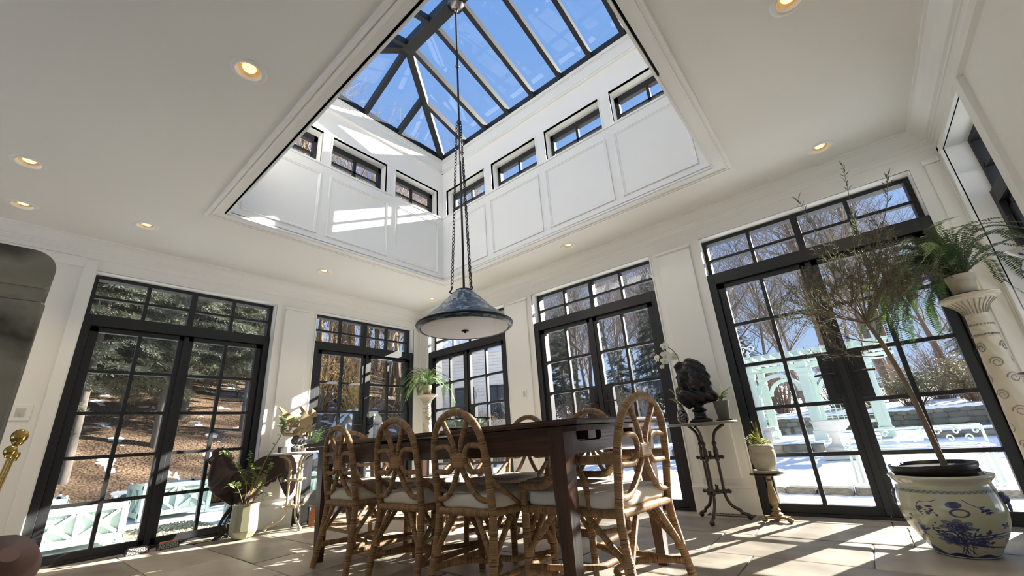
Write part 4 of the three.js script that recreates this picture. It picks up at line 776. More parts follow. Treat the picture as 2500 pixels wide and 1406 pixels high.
  for (const d of [[-1, 0.32, 0.2], [-0.8, 0.75, -0.3], [-0.2, 1, 0.2], [0.55, 0.8, 0.1], [0.9, 0.4, -0.1], [0.3, 0.5, 0.7], [-0.3, 0.5, -0.8]]) grow(F.clone(), V3(...d).normalize(), rr(0.24, 0.32), 0.0062, 0);
  for (const [y, d, L] of [[0.70, [-1, 0.1, 0.15], 0.26], [0.62, [-1, -0.12, 0.25], 0.2]]) grow(V3(-0.08, y, 0), V3(...d).normalize(), L, 0.004, 1);
  for (const [tx, ty, tz] of [[0.06, 1.87, 0.0], [0.24, 1.70, 0.0], [-0.225, 1.74, 0.02], [0.02, 1.5, 0.05], [0.15, 1.35, -0.03], [-0.12, 1.42, 0.0]]) { // long upright shoots
    const P = curve([[F.x, F.y, 0], [lerp(F.x, tx, 0.35), lerp(F.y, ty, 0.4), tz * 0.5], [lerp(F.x, tx, 0.8), lerp(F.y, ty, 0.75), tz], [tx, ty, tz]], 30); twigs.push(sweep(P, (s) => 0.0034 * (1 - 0.7 * s), 5));
    for (let i = 14; i < 31; i += 1) if (i > 22 || rnd() < 0.35) pair(P[i], P[i].clone().sub(P[i - 1]).normalize(), 0.046);
  }
  const b = part('branches', twigs, M.olivebark, O); b.userData.kind = 'stuff';
  const f = part('leaves', lv.geo(), M.olive, O); f.userData.kind = 'stuff';
}

// ---------- cast iron bistro tables ----------
function bistro(t, h, topR, mat, topMat, footR, a0, colR) {
  part('tabletop', lathe([[0.001, h - 0.006], [topR * 0.5, h - 0.006], [topR * 0.5, h], [topR - 0.03, h + 0.001], [topR - 0.012, h + 0.004], [topR - 0.004, h + 0.004], [topR, h + 0.010], [topR, h + 0.018], [topR - 0.006, h + 0.022], [0.001, h + 0.022]], 64), topMat, t);
  const bd = []; for (let i = 0; i < 90; i++) { const a = i / 90 * Math.PI * 2; bd.push(new THREE.SphereGeometry(0.0048, 5, 4).translate(Math.cos(a) * (topR - 0.004), h + 0.006, Math.sin(a) * (topR - 0.004))); }
  const e = part('beaded_edge', bd, topMat, t); e.userData.kind = 'stuff';
  for (let k = 0; k < 3; k++) {
    const a = a0 + k * Math.PI * 2 / 3, C = Math.cos(a), S = Math.sin(a), P = (r, y) => V3(C * r, y, S * r);
    const col = [P(topR * 0.62, h - 0.006), P(topR * 0.56, h - 0.012), P(colR + 0.07, h - 0.02), P(colR + 0.025, h - 0.055), P(colR + 0.004, h - 0.11), P(colR, h - 0.15), P(colR, 0.46), P(colR, 0.3), P(colR, 0.20), P(colR + 0.008, 0.15), P(colR + 0.035, 0.10), P(colR + 0.085, 0.065), P(footR - 0.05, 0.048), P(footR - 0.012, 0.036), P(footR, 0.022)];
    part('leg', sweep(curve(col, 80), (s) => 0.0115 + 0.003 * Math.sin(s * 40) * (s > 0.3 && s < 0.62 ? 0.4 : 0), 8), mat, t);
    const kn = [[0.2, 0.2], [h - 0.145, 0.19], [0.445, 0.2], [h - 0.175, 0.12]].map(([y, s]) => new THREE.SphereGeometry(s * 0.1, 12, 8).scale(1, 1.2, 1).translate(C * colR, y, S * colR));
    part('knuckle', [...kn, lathe([[0.012, -0.05], [0.018, -0.045], [0.020, 0.02], [0.014, 0.05], [0.012, 0.055]], 12).translate(C * colR, h - 0.22, S * colR)], mat, t);
    part('foot', [new THREE.SphereGeometry(0.019, 12, 8).scale(1, 1.05, 1).translate(C * footR, 0.020, S * footR), sweep(curve([P(footR - 0.05, 0.055), P(footR - 0.06, 0.07), P(footR - 0.052, 0.078)], 6), 0.005, 6)], mat, t);
    for (const y of [0.445, 0.2]) { // cross rails with a finial
      const b2 = a + Math.PI * 2 / 3, Q = V3(Math.cos(b2) * colR, y, Math.sin(b2) * colR), A = P(colR, y), dd = Q.clone().sub(A).normalize();
      part('cross_rail', [sweep([A.clone().addScaledVector(dd, -0.045), Q.clone().addScaledVector(dd, 0.045)], (s) => (s === 0 || s === 1 ? 0.012 : 0.008), 8), new THREE.SphereGeometry(0.014, 10, 7).translate(A.x - dd.x * 0.042, y, A.z - dd.z * 0.042), new THREE.SphereGeometry(0.014, 10, 7).translate(Q.x + dd.x * 0.042, y, Q.z + dd.z * 0.042), lathe([[0.006, 0], [0.01, 0.012], [0.005, 0.022], [0.009, 0.034], [0.001, 0.046]], 8).translate((A.x + Q.x) / 2, y + 0.006, (A.z + Q.z) / 2)].map((g) => (g.index ? g.toNonIndexed() : g)), mat, t);
    }
  }
}
const antique = std({ name: 'blackened_iron', color: lin(0.075, 0.06, 0.052), metalness: 0.8, roughness: 0.34 });
const topIron = std({ name: 'grey_metal_top', color: lin(0.20, 0.185, 0.16), metalness: 0.5, roughness: 0.35 });
bistro(thing('bistro_table', 'small round black iron table carrying the dark bust', 'table', [-1.035, 0, -3.625], 0, 'cast iron bistro tables'), 0.69, 0.262, antique, topIron, 0.205, 1.62, 0.062);
bistro(thing('bistro_table', 'round table on cream iron legs with the dragon figure on top', 'table', [-4.665, 0, -2.06], 0, 'cast iron bistro tables'), 0.69, 0.285, M.creamiron, M.whitemarble, 0.235, 2.2, 0.062);

// ---------- bust, orchid and pots on the iron table ----------
{
  const b = thing('bust', 'black bronze bust of a long-haired bearded man on a turned socle', 'sculpture', [-1.03, 0.712, -3.62], 0.2);
  part('socle', [bx(-0.082, 0, -0.082, 0.082, 0.018, 0.082, 0.004).toNonIndexed(), lathe([[0.075, 0.018], [0.072, 0.026], [0.05, 0.034], [0.045, 0.05], [0.044, 0.075], [0.05, 0.085], [0.06, 0.092], [0.056, 0.10], [0.036, 0.108], [0.034, 0.125]], 32).toNonIndexed()], M.darkbronze, b);
  const p = [
    [0.0, 0.11, 0, 0.0, 0.16, 0, 0.035, 0.06], [-0.085, 0.215, 0.03, 0.10, 0.20, 0.02, 0.062, 0.055], [-0.09, 0.20, -0.05, 0.09, 0.20, -0.05, 0.05, 0.05], [0.12, 0.195, 0.02, 0.135, 0.175, 0.03, 0.03, 0.022], [-0.11, 0.20, 0.05, -0.06, 0.14, 0.03, 0.035, 0.03],
    [-0.005, 0.27, 0, -0.012, 0.34, 0, 0.055, 0.05], [-0.035, 0.40, 0, -0.045, 0.36, 0, 0.066, 0.055], [0.005, 0.43, 0, 0.02, 0.40, 0, 0.068, 0.072],
    [-0.10, 0.415, 0, -0.105, 0.43, 0, 0.02, 0.018], [-0.105, 0.395, 0, -0.119, 0.372, 0, 0.009, 0.014, 0.015], [-0.098, 0.405, 0.026, -0.086, 0.41, 0.04, 0.012, 0.012, 0.012], [-0.098, 0.405, -0.026, -0.086, 0.41, -0.04, 0.012, 0.012, 0.012], [-0.088, 0.36, 0.03, -0.08, 0.37, 0.036, 0.02, 0.02],
    [-0.10, 0.335, 0, -0.095, 0.30, 0, 0.026, 0.032], [-0.108, 0.352, 0.012, -0.098, 0.34, 0.026, 0.009, 0.008, 0.01], [-0.108, 0.352, -0.012, -0.098, 0.34, -0.026, 0.009, 0.008, 0.01],
    [-0.08, 0.475, 0.01, -0.11, 0.462, 0.01, 0.03, 0.02], [0.0, 0.475, 0.0, 0.035, 0.45, 0, 0.05, 0.055], [0.065, 0.42, 0.02, 0.085, 0.36, 0.025, 0.048, 0.045], [0.085, 0.35, 0.03, 0.095, 0.29, 0.035, 0.042, 0.04], [0.04, 0.37, 0.055, 0.05, 0.29, 0.06, 0.035, 0.034], [0.0, 0.36, 0.065, 0.01, 0.28, 0.07, 0.026, 0.03], [0.07, 0.38, -0.04, 0.08, 0.29, -0.045, 0.045, 0.04], [0.09, 0.29, 0.02, 0.10, 0.25, 0.03, 0.035, 0.03],
  ];
  const warp = (x, y, z) => { const hair = sstep(-0.045, 0.0, x) * sstep(0.24, 0.30, y), cloth = sstep(0.27, 0.22, y); return hair * (0.004 * Math.sin(y * 95 + Math.sin(z * 60) * 1.6 + x * 55) + 0.006 * perlin.noise(x * 60, y * 60, z * 60)) + cloth * 0.0045 * Math.sin((x * 0.8 + y * 0.9) * 95 + 1.5 * Math.sin(z * 40)) + 0.001 * perlin.noise(x * 45, y * 45, z * 45); };
  part('figure', blob(p, [-0.17, 0.08, -0.13], [0.19, 0.55, 0.15], 0.0052, 0.022, warp), M.darkbronze, b);
  for (const s of [-1, 1]) part('eye', new THREE.SphereGeometry(0.0095, 12, 8).translate(-0.093, 0.395, s * 0.027), M.darkbronze, b);

  const vase = thing('orchid', 'white moth orchid in a small crackled black and white vase behind the bust', 'plant', [-1.185, 0.712, -3.66]);
  const crackle = (() => { const t = tex(256, (u, v) => { const n = tnoise(u, v, 14, 3, 91); return Math.abs(n) < 0.07 ? [0.02, 0.02, 0.02] : u > 0.46 && u < 0.8 ? [0.012, 0.012, 0.012] : [0.42, 0.40, 0.34]; }); return std({ name: 'crackled_glaze', map: t, roughness: 0.25 }); })();
  part('vase', lathe(smoothProfile([[0.03, 0], [0.04, 0.02], [0.046, 0.05], [0.038, 0.09], [0.022, 0.12], [0.020, 0.135], [0.026, 0.145], [0.024, 0.145]], 28), 28), crackle, vase);
  const lvs = (d, L, w, lift) => { const g = new THREE.PlaneGeometry(1, 1, 8, 4), q = g.attributes.position, dir = V3(...d).normalize(), side = V3(0, 1, 0).cross(dir).normalize(); for (let i = 0; i < q.count; i++) { const a = q.getX(i) + 0.5, s = q.getY(i), ww = w * Math.pow(Math.sin(Math.PI * Math.min(0.97, a * 0.9 + 0.1)), 0.7), y = lift * a - a * a * lift * 0.5 + Math.abs(s) * ww * 0.4; q.setXYZ(i, dir.x * a * L + side.x * s * ww, 0.14 + y, dir.z * a * L + side.z * s * ww); } g.computeVertexNormals(); return g; };
  for (const [d, L, w, lf] of [[[-0.55, 0, 0.7], 0.10, 0.055, 0.13], [[0.4, 0, 0.8], 0.1, 0.05, 0.3], [[-0.5, 0, 0.2], 0.075, 0.05, 0.30], [[0.6, 0, -0.5], 0.12, 0.05, 0.2]]) part('leaf', lvs(d, L, w, lf), M.orchidLeaf, vase);
  const stemM = std({ name: 'orchid_stem', color: lin(0.05, 0.045, 0.02), roughness: 0.6 });
  const st = curve([[0, 0.13, 0], [0.05, 0.35, 0], [0.065, 0.52, 0.01], [0.03, 0.62, 0.02], [-0.02, 0.645, 0.03], [-0.06, 0.60, 0.04], [-0.065, 0.53, 0.05], [-0.05, 0.45, 0.05]], 50); part('stem', sweep(st, 0.003, 6), stemM, vase);
  const flower = (x, y, z, s, ry) => { const g = []; for (let i = 0; i < 5; i++) { const a = Math.PI / 2 + i * Math.PI * 2 / 5, big = i === 1 || i === 4, f = new THREE.SphereGeometry(1, 12, 8).scale(s * (big ? 0.62 : 0.5), s * (big ? 0.55 : 0.34), s * 0.06).translate(s * 0.52, 0, 0).rotateZ(a); g.push(f); } const G = join(g).rotateY(ry).translate(x, y, z); const m = part('flower', G, M.petal, vase); part('flower_lip', new THREE.SphereGeometry(s * 0.2, 8, 6).scale(1, 0.8, 1.2).translate(Math.sin(ry) * s * 0.15, -s * 0.12, Math.cos(ry) * s * 0.15).translate(x, y, z), std({ name: 'orchid_lip', color: lin(0.55, 0.48, 0.12), roughness: 0.6 }), m); };
  flower(-0.02, 0.66, 0.05, 0.036, 0.2); flower(-0.105, 0.565, 0.06, 0.036, -0.6); flower(-0.03, 0.585, 0.045, 0.038, 0.4); flower(-0.04, 0.53, 0.06, 0.036, 0.3); flower(0.03, 0.56, 0.02, 0.04, 0.7); flower(-0.075, 0.485, 0.055, 0.02, 0.1);

  const gp2 = thing('potted_plant', 'small leafy plant in a grey clay pot beside the bust', 'plant', [-0.855, 0.712, -3.62]);
  part('saucer', lathe([[0.001, 0], [0.055, 0], [0.06, 0.012], [0.055, 0.012], [0.001, 0.004]], 28), M.greypot, gp2);
  part('pot', lathe([[0.001, 0.006], [0.04, 0.006], [0.053, 0.11], [0.058, 0.15], [0.052, 0.15], [0.048, 0.138], [0.001, 0.138]], 28), M.greypot, gp2);
  const lf = new Leaves(), tw = []; reseed(44);
  for (let i = 0; i < 12; i++) { const a = i * 2.4, L = rr(0.04, 0.11), e = i < 3 ? V3(rr(0.05, 0.1), rr(0.06, 0.10), rr(-0.02, 0.04)) : V3(Math.cos(a) * L * 0.8, L * rr(0.4, 0.9), Math.sin(a) * L * 0.8), P = curve([[0, 0.14, 0], [e.x * 0.4, 0.14 + e.y * 0.7, e.z * 0.4], [e.x, 0.14 + e.y, e.z]], 10); tw.push(sweep(P, 0.0012, 4)); for (let k = 4; k < 11; k++) { const d = P[k].clone().sub(P[k - 1]).normalize(); for (const s of [-1, 1]) lf.leaf(P[k], V3(d.z * s, 0.2, -d.x * s).addScaledVector(d, 0.5), V3(rr(-0.3, 0.3), 1, rr(-0.3, 0.3)), rr(0.016, 0.026), 0.012); } }
  part('stems', tw, stemM, gp2).userData.kind = 'stuff'; part('foliage', lf.geo(), M.leaf, gp2).userData.kind = 'stuff';
}
// ---------- brass stand with the clay pot ----------
{
  const t = thing('plant_stand', 'slender aged brass stand with a round dark plate and three paw feet', 'stand', [-0.672, 0, -3.72]);
  part('plate', lathe([[0.001, 0.305], [0.10, 0.308], [0.117, 0.313], [0.118, 0.318], [0.10, 0.317], [0.001, 0.317]], 40), M.iron, t);
  part('stem', lathe(smoothProfile([[0.035, 0.035], [0.038, 0.05], [0.022, 0.062], [0.03, 0.075], [0.018, 0.09], [0.024, 0.105], [0.031, 0.125], [0.03, 0.16], [0.024, 0.20], [0.017, 0.235], [0.019, 0.262], [0.02, 0.27], [0.014, 0.285], [0.02, 0.305]], 60), 24), M.oldbrass, t);
  for (let k = 0; k < 3; k++) { const a = 0.5 + k * 2.094, C = Math.cos(a), S = Math.sin(a); part('foot', [bx(-0.01, 0.022, -0.026, 0.085, 0.04, 0.026, 0.005).rotateY(-a).toNonIndexed(), new THREE.SphereGeometry(0.02, 12, 8).scale(1.2, 0.8, 1).rotateY(-a).translate(C * 0.095, 0.017, S * 0.095).toNonIndexed()], M.oldbrass, t); }
  const c = thing('potted_plant', 'weathered clay urn of small yellow-green foliage on the brass stand', 'plant', [-0.672, 0.318, -3.72]);
  part('saucer', lathe([[0.001, 0], [0.078, 0], [0.09, 0.008], [0.092, 0.026], [0.082, 0.027], [0.08, 0.012], [0.001, 0.01]], 32), M.claypot, c);
  part('pot', lathe([[0.001, 0.012], [0.055, 0.012], [0.066, 0.035], [0.08, 0.075], [0.087, 0.115], [0.087, 0.15], [0.082, 0.162], [0.081, 0.172], [0.086, 0.178], [0.085, 0.195], [0.072, 0.202], [0.066, 0.19], [0.001, 0.185]], 36), M.claypot, c);
  const lf = new Leaves(); reseed(61);
  for (let i = 0; i < 420; i++) { const a = rr(0, 6.28), r = Math.sqrt(rnd()) * 0.078, p = V3(Math.cos(a) * r, 0.19 + rr(0, 0.05) * (1 - r * 5) + 0.012, Math.sin(a) * r); lf.leaf(p, V3(rr(-1, 1), rr(0, 1), rr(-1, 1)), V3(0, 1, 0.2), rr(0.012, 0.022), 0.011); }
  for (let i = 0; i < 16; i++) { const e = V3(rr(-0.11, 0.02), rr(0.05, 0.17), rr(-0.05, 0.06)), P = curve([[e.x * 0.3, 0.19, e.z * 0.3], [e.x * 0.5, 0.19 + e.y * 0.7, e.z * 0.5], [e.x, 0.19 + e.y * (e.x < -0.07 ? 0.55 : 1), e.z]], 14); for (let k = 2; k < 15; k++) { const d = P[k].clone().sub(P[k - 1]).normalize(); for (const s of [-1, 1]) lf.blade(P[k], V3(d.z * s + 0.2, 0.1, -d.x * s).addScaledVector(d, 0.5), V3(0, 1, 0), 0.022, 0.01); } }
  part('foliage', lf.geo(), leafMat(0.26, 0.27, 0.05, 'yellow_leaf', 0.4), c).userData.kind = 'stuff';
}
// ---------- on and under the cream iron table ----------
{
  const stone = std({ name: 'sandstone', color: lin(0.27, 0.20, 0.105), roughness: 0.85 }), dark = std({ name: 'dark_stone', color: lin(0.05, 0.045, 0.04), roughness: 0.7, bumpMap: M.rock.bumpMap, bumpScale: 0.01 });
  const d = thing('dragon_figure', 'sandstone winged dragon figure with a curled tail on a dark rock block', 'sculpture', [-4.68, 0.712, -2.06]); // faces -z
  part('block', [blob([[0, 0.02, -0.05, 0, 0.02, 0.05, 0.03, 0.03], [0, 0.10, -0.045, 0, 0.10, 0.045, 0.035, 0.035], [0, 0.13, -0.05, 0, 0.14, 0.03, 0.028, 0.028]], [-0.08, -0.02, -0.12], [0.08, 0.18, 0.12], 0.006, 0.03, (x, y, z) => 0.01 * perlin.noise(x * 40, y * 40, z * 40)).translate(0, 0.012, 0)], dark, d);
  const warp = (x, y, z) => 0.004 * Math.sin(z * 140 + y * 60) + 0.004 * perlin.noise(x * 70, y * 70, z * 70);
  part('body', blob([[0, 0.2, 0.02, 0, 0.25, -0.06, 0.04, 0.045], [0, 0.25, -0.06, 0, 0.30, -0.085, 0.045, 0.035], [0, 0.30, -0.085, 0, 0.37, -0.082, 0.032, 0.024], [0, 0.37, -0.082, 0, 0.405, -0.11, 0.024, 0.026], [0, 0.405, -0.11, 0, 0.375, -0.155, 0.024, 0.014], [0, 0.385, -0.12, 0, 0.36, -0.14, 0.015, 0.008], [0.02, 0.41, -0.10, 0.024, 0.435, -0.085, 0.008, 0.004, 0.01], [-0.02, 0.41, -0.10, -0.024, 0.435, -0.085, 0.008, 0.004, 0.01], [0.03, 0.22, -0.09, 0.035, 0.165, -0.10, 0.02, 0.014], [-0.03, 0.22, -0.09, -0.035, 0.165, -0.10, 0.02, 0.014], [0.035, 0.2, 0.03, 0.04, 0.16, 0.0, 0.03, 0.018], [-0.035, 0.2, 0.03, -0.04, 0.16, 0.0, 0.03, 0.018]], [-0.08, 0.13, -0.19], [0.08, 0.46, 0.1], 0.0055, 0.025, warp), stone, d);
  const tail = []; tail.push([0, 0.19, 0.0], [0, 0.172, 0.06]); for (let i = 0; i <= 22; i++) { const a = -1.9 + i * 0.33, r = 0.062 * (1 - i / 32); tail.push([0, 0.238 + Math.sin(a) * r, 0.132 + Math.cos(a) * r]); } part('tail', sweep(curve(tail, 90), (s) => 0.019 - 0.010 * s, 10), stone, d);
  for (const s of [-1, 1]) { const o = s > 0 ? [[-0.02, 0.25], [-0.075, 0.30], [-0.06, 0.345], [0.0, 0.40], [0.06, 0.46], [0.075, 0.455], [0.045, 0.405], [0.06, 0.39], [0.035, 0.365], [0.055, 0.345], [0.035, 0.325], [0.05, 0.30], [0.03, 0.285], [0.04, 0.255]] : [[0.0, 0.26], [-0.02, 0.32], [0.05, 0.375], [0.11, 0.42], [0.185, 0.482], [0.195, 0.474], [0.155, 0.415], [0.165, 0.395], [0.125, 0.375], [0.14, 0.35], [0.10, 0.335], [0.11, 0.31], [0.075, 0.30], [0.08, 0.27], [0.05, 0.262]]; const g = plate(o, 0.012, 0.003).rotateY(-Math.PI / 2).rotateZ(s * -0.22).translate(s * 0.012, 0, 0); const w = part('wing', g.index ? g.toNonIndexed() : g, stone, d); part('wing_rib', [sweep(curve(s > 0 ? [[-0.02, 0.25, 0], [-0.07, 0.31, 0], [0.0, 0.40, 0], [0.068, 0.458, 0]] : [[0.02, 0.26, 0], [-0.01, 0.32, 0], [0.08, 0.395, 0], [0.19, 0.48, 0]], 20), 0.006, 6)].map((q) => q.rotateY(-Math.PI / 2).rotateZ(s * -0.22).translate(s * 0.012, 0, 0)), stone, w); }
  solo('small_carving', blob([[0, 0.014, 0, 0, 0.03, 0, 0.02, 0.024], [0.01, 0.05, 0.01, -0.005, 0.06, 0, 0.016, 0.014], [0.0, 0.02, 0.02, 0, 0.02, 0.03, 0.014, 0.01]], [-0.05, -0.01, -0.05], [0.05, 0.09, 0.06], 0.005, 0.02, (x, y, z) => 0.008 * perlin.noise(x * 90, y * 90, z * 90)).translate(-4.58, 0.714, -2.09), std({ name: 'pale_carving', color: lin(0.5, 0.45, 0.36), roughness: 0.8 }), 'small pale knobbly carving in front of the dragon block', 'carving');

  const v = thing('bud_vase', 'clear glass bud vase in a square dark base with trailing sprigs', 'vase', [-4.66, 0.712, -1.895]);
  part('base', bx(-0.034, 0, -0.034, 0.034, 0.058, 0.034, 0.004), dark, v);
  part('vase', lathe([[0.03, 0.058], [0.032, 0.075], [0.022, 0.105], [0.011, 0.14], [0.010, 0.185], [0.016, 0.195]], 24), phy({ name: 'vase_glass', color: lin(0.95, 0.97, 0.96), roughness: 0.02, transmission: 1, thickness: 0, ior: 1.5 }), v);

  const f = thing('potted_fern', 'feathery fern in a small dark grey box planter beside the dragon', 'plant', [-4.70, 0.712, -2.235]);
  part('pot', [bx(-0.06, 0, -0.07, 0.06, 0.075, 0.07, 0.006)], M.greypot, f);
  reseed(12); const lv = new Leaves(); for (let i = 0; i < 70; i++) { const a = rr(0, 6.28), L = rr(0.10, 0.2), e = V3(Math.cos(a) * L * 0.8, rr(0.04, 0.2), Math.sin(a) * L), cv = new THREE.CatmullRomCurve3([V3(0, 0.07, 0), V3(e.x * 0.5, 0.07 + e.y * 0.9, e.z * 0.5), V3(e.x, 0.07 + e.y, e.z)]); for (let k = 3; k < 15; k++) { const p = cv.getPointAt(k / 15), dd = cv.getTangentAt(k / 15), sd = V3(0, 1, 0).cross(dd).normalize(); for (const s of [-1, 1]) lv.blade(p, sd.clone().multiplyScalar(s).addScaledVector(dd, 0.5), V3(rr(-0.4, 0.4), 1, 0), 0.03 * (1 - k / 22), 0.007); } }
  part('foliage', lv.geo(), M.fern, f).userData.kind = 'stuff';

  const r = thing('rooster_figure', 'large rusted iron rooster silhouette figure facing the glazed doors', 'sculpture', [-4.86, 0, -1.72]); // local +z faces the viewer's left
  const rust = std({ name: 'rusted_iron', color: lin(0.042, 0.026, 0.02), metalness: 0.35, roughness: 0.6, bumpMap: M.rock.bumpMap, bumpScale: 0.003 });
  const ro = [[0.386, 0.689], [0.36, 0.723], [0.357, 0.763], [0.323, 0.78], [0.276, 0.773], [0.238, 0.73], [0.214, 0.671], [0.178, 0.616], [0.114, 0.569], [0.074, 0.559], [0.04, 0.59], [0.0, 0.575], [-0.03, 0.53], [-0.069, 0.384], [-0.027, 0.4], [-0.004, 0.342], [0.024, 0.286], [0.062, 0.252], [0.122, 0.271], [0.183, 0.31], [0.244, 0.353], [0.295, 0.399], [0.335, 0.465], [0.36, 0.536], [0.359, 0.604], [0.356, 0.653]];
  const sheet = (o, d, bv, x) => plate(spline2(o, 90), d, bv).rotateY(-Math.PI / 2).translate(x, 0, 0);
  part('body', [sheet(ro, 0.05, 0.016, 0), blob([[0, 0.5, 0.05, 0, 0.48, 0.25, 0.085, 0.105, 0.05], [0, 0.52, 0.27, 0, 0.68, 0.305, 0.075, 0.045], [0, 0.42, 0.1, 0, 0.36, 0.12, 0.07, 0.04]], [-0.16, 0.28, -0.08], [0.16, 0.78, 0.4], 0.010, 0.06, (x, y, z) => 0.004 * Math.sin(y * 90 + z * 120) * sstep(0.58, 0.48, y)).toNonIndexed()].map((g) => { g = g.index ? g.toNonIndexed() : g; g.deleteAttribute('uv'); return g; }), rust, r);
  part('comb', plate(spline2([[0.26, 0.755], [0.262, 0.79], [0.28, 0.778], [0.298, 0.802], [0.312, 0.785], [0.335, 0.797], [0.35, 0.765], [0.34, 0.74], [0.29, 0.74]], 40), 0.016, 0.004).rotateY(-Math.PI / 2), rust, r);
  part('wing', sheet([[0.19, 0.55], [0.10, 0.565], [0.0, 0.52], [-0.06, 0.44], [-0.02, 0.39], [0.07, 0.37], [0.16, 0.42]], 0.022, 0.008, 0.098), rust, r);
  const scaled = [[0.05, 0.40], [0.02, 0.46], [-0.05, 0.52], [-0.08, 0.47], [-0.04, 0.40], [0.0, 0.33], [0.03, 0.29], [0.07, 0.28], [0.08, 0.34]]; part('hackle', sheet(scaled, 0.016, 0.005, 0.12), std({ name: 'scaled_rust', color: lin(0.16, 0.085, 0.06), roughness: 0.7, bumpMap: M.plaster.bumpMap, bumpScale: 0.01 }), r);
  part('tail_feather', sheet([[0.05, 0.56], [0.04, 0.604], [-0.015, 0.656], [-0.084, 0.689], [-0.18, 0.699], [-0.26, 0.66], [-0.29, 0.55], [-0.27, 0.42], [-0.228, 0.486], [-0.209, 0.441], [-0.167, 0.441], [-0.139, 0.407], [-0.1, 0.416], [-0.069, 0.384], [-0.02, 0.42]], 0.016, 0.005, 0.015), rust, r);
  part('tail_feather', sheet([[-0.12, 0.66], [-0.18, 0.699], [-0.28, 0.696], [-0.363, 0.677], [-0.411, 0.596], [-0.43, 0.482], [-0.425, 0.371], [-0.396, 0.299], [-0.353, 0.277], [-0.336, 0.329], [-0.33, 0.42], [-0.30, 0.52], [-0.25, 0.58], [-0.16, 0.58]], 0.014, 0.004, -0.012), std({ name: 'pink_rust', color: lin(0.13, 0.07, 0.06), roughness: 0.6 }), r);
  part('tail_feather', sheet([[-0.2, 0.56], [-0.3, 0.55], [-0.345, 0.45], [-0.335, 0.31], [-0.329, 0.298], [-0.29, 0.367], [-0.25, 0.45]], 0.014, 0.004, 0.012), rust, r);
  for (const [x, z] of [[0.03, 0.11], [-0.035, 0.04]]) part('leg', [sweep(curve([[x, 0.37, z], [x, 0.29, z + 0.02], [x, 0.19, z + 0.095], [x, 0.11, z + 0.125], [x, 0.04, z + 0.10]], 24), (s) => 0.028 - 0.014 * Math.min(1, s * 1.6), 8), ...[-0.5, 0, 0.5, 3.14].map((a) => sweep([V3(x, 0.04, z + 0.10), V3(x + Math.sin(a) * 0.04, 0.022, z + 0.10 + Math.cos(a) * 0.045), V3(x + Math.sin(a) * 0.055, 0.006, z + 0.10 + Math.cos(a) * 0.065)], (s) => 0.009 - 0.004 * s, 6)), rod([x, 0.13, z + 0.10], [x - 0.012, 0.135, z + 0.06], 0.006, 6, 0.002)], rust, r);

  const gpot = thing('potted_shrub', 'young leafy shrub in a faceted pale glazed pot before the rooster', 'plant', [-4.655, 0, -1.625]);
  const pot = lathe([[0.001, 0], [0.07, 0], [0.085, 0.012], [0.112, 0.058], [0.115, 0.068], [0.108, 0.276], [0.112, 0.282], [0.112, 0.288], [0.10, 0.29], [0.096, 0.26], [0.001, 0.255]], 12).toNonIndexed(); pot.computeVertexNormals(); part('pot', pot, M.glazedpot, gpot); part('soil', new THREE.CylinderGeometry(0.095, 0.095, 0.01, 20).translate(0, 0.255, 0), M.soil, gpot);
  reseed(52); const lf = new Leaves(), tw = []; const stem = (pts, r0, n, ls) => { const P = curve(pts, 40); tw.push(sweep(P, (s) => r0 * (1 - 0.7 * s), 6)); for (let k = 0; k < n; k++) { const i = Math.floor(lerp(10, 40, k / n)), d = P[i].clone().sub(P[i - 1]).normalize(); lf.leaf(P[i], V3(rr(-1, 1), rr(-0.2, 0.6), rr(-1, 1)).addScaledVector(d, 0.4), V3(rr(-0.5, 0.5), 1, rr(-0.5, 0.5)), ls * rr(1.0, 1.6), ls * 0.95); } };
  stem([[0, 0.25, 0], [0.0, 0.45, -0.05], [0, 0.65, -0.12], [0.02, 0.82, -0.2], [0, 0.93, -0.25], [0, 1.03, -0.26]], 0.008, 10, 0.05); for (let i = 0; i < 10; i++) lf.leaf(V3(rr(-0.02, 0.02), rr(0.93, 1.06), -0.255 + rr(-0.03, 0.03)), V3(rr(-1, 1), 0.7, rr(-1, 1)), V3(0.3, 1, 0.2), 0.058, 0.042);
  for (let i = 0; i < 10; i++) lf.leaf(V3(rr(-0.02, 0.02), rr(0.97, 1.03), -0.33 + rr(-0.04, 0.04)), V3(rr(-1, 1), 0.6, rr(-1, 1)), V3(0.3, 1, 0.2), 0.058, 0.042);
  stem([[0, 0.25, 0.02], [0.02, 0.45, 0.03], [0.02, 0.6, 0.12], [0, 0.74, 0.22], [0, 0.76, 0.28]], 0.005, 26, 0.036); stem([[0, 0.25, 0], [0.04, 0.5, -0.02], [0.05, 0.62, 0.02], [0.05, 0.74, 0.04]], 0.005, 30, 0.038); stem([[0, 0.3, 0], [0.05, 0.45, -0.08], [0.08, 0.56, -0.12], [0.1, 0.62, -0.16]], 0.004, 24, 0.034); stem([[0, 0.26, 0.02], [0.05, 0.42, 0.1], [0.06, 0.47, 0.16], [0.08, 0.46, 0.2]], 0.004, 12, 0.042); stem([[0, 0.26, -0.02], [0.04, 0.36, -0.09], [0.06, 0.36, -0.14], [0.06, 0.33, -0.17]], 0.0035, 10, 0.04); stem([[0, 0.4, -0.03], [0.0, 0.55, 0.06], [0.02, 0.66, 0.14]], 0.004, 20, 0.034);
  part('stems', tw, std({ name: 'green_stem', color: lin(0.16, 0.15, 0.05), roughness: 0.7 }), gpot).userData.kind = 'stuff'; part('foliage', lf.geo(), M.leaf, gpot).userData.kind = 'stuff';

  const orange = std({ name: 'carved_orange_wood', color: lin(0.36, 0.14, 0.055), roughness: 0.6, bumpMap: M.plaster.bumpMap, bumpScale: 0.01 });
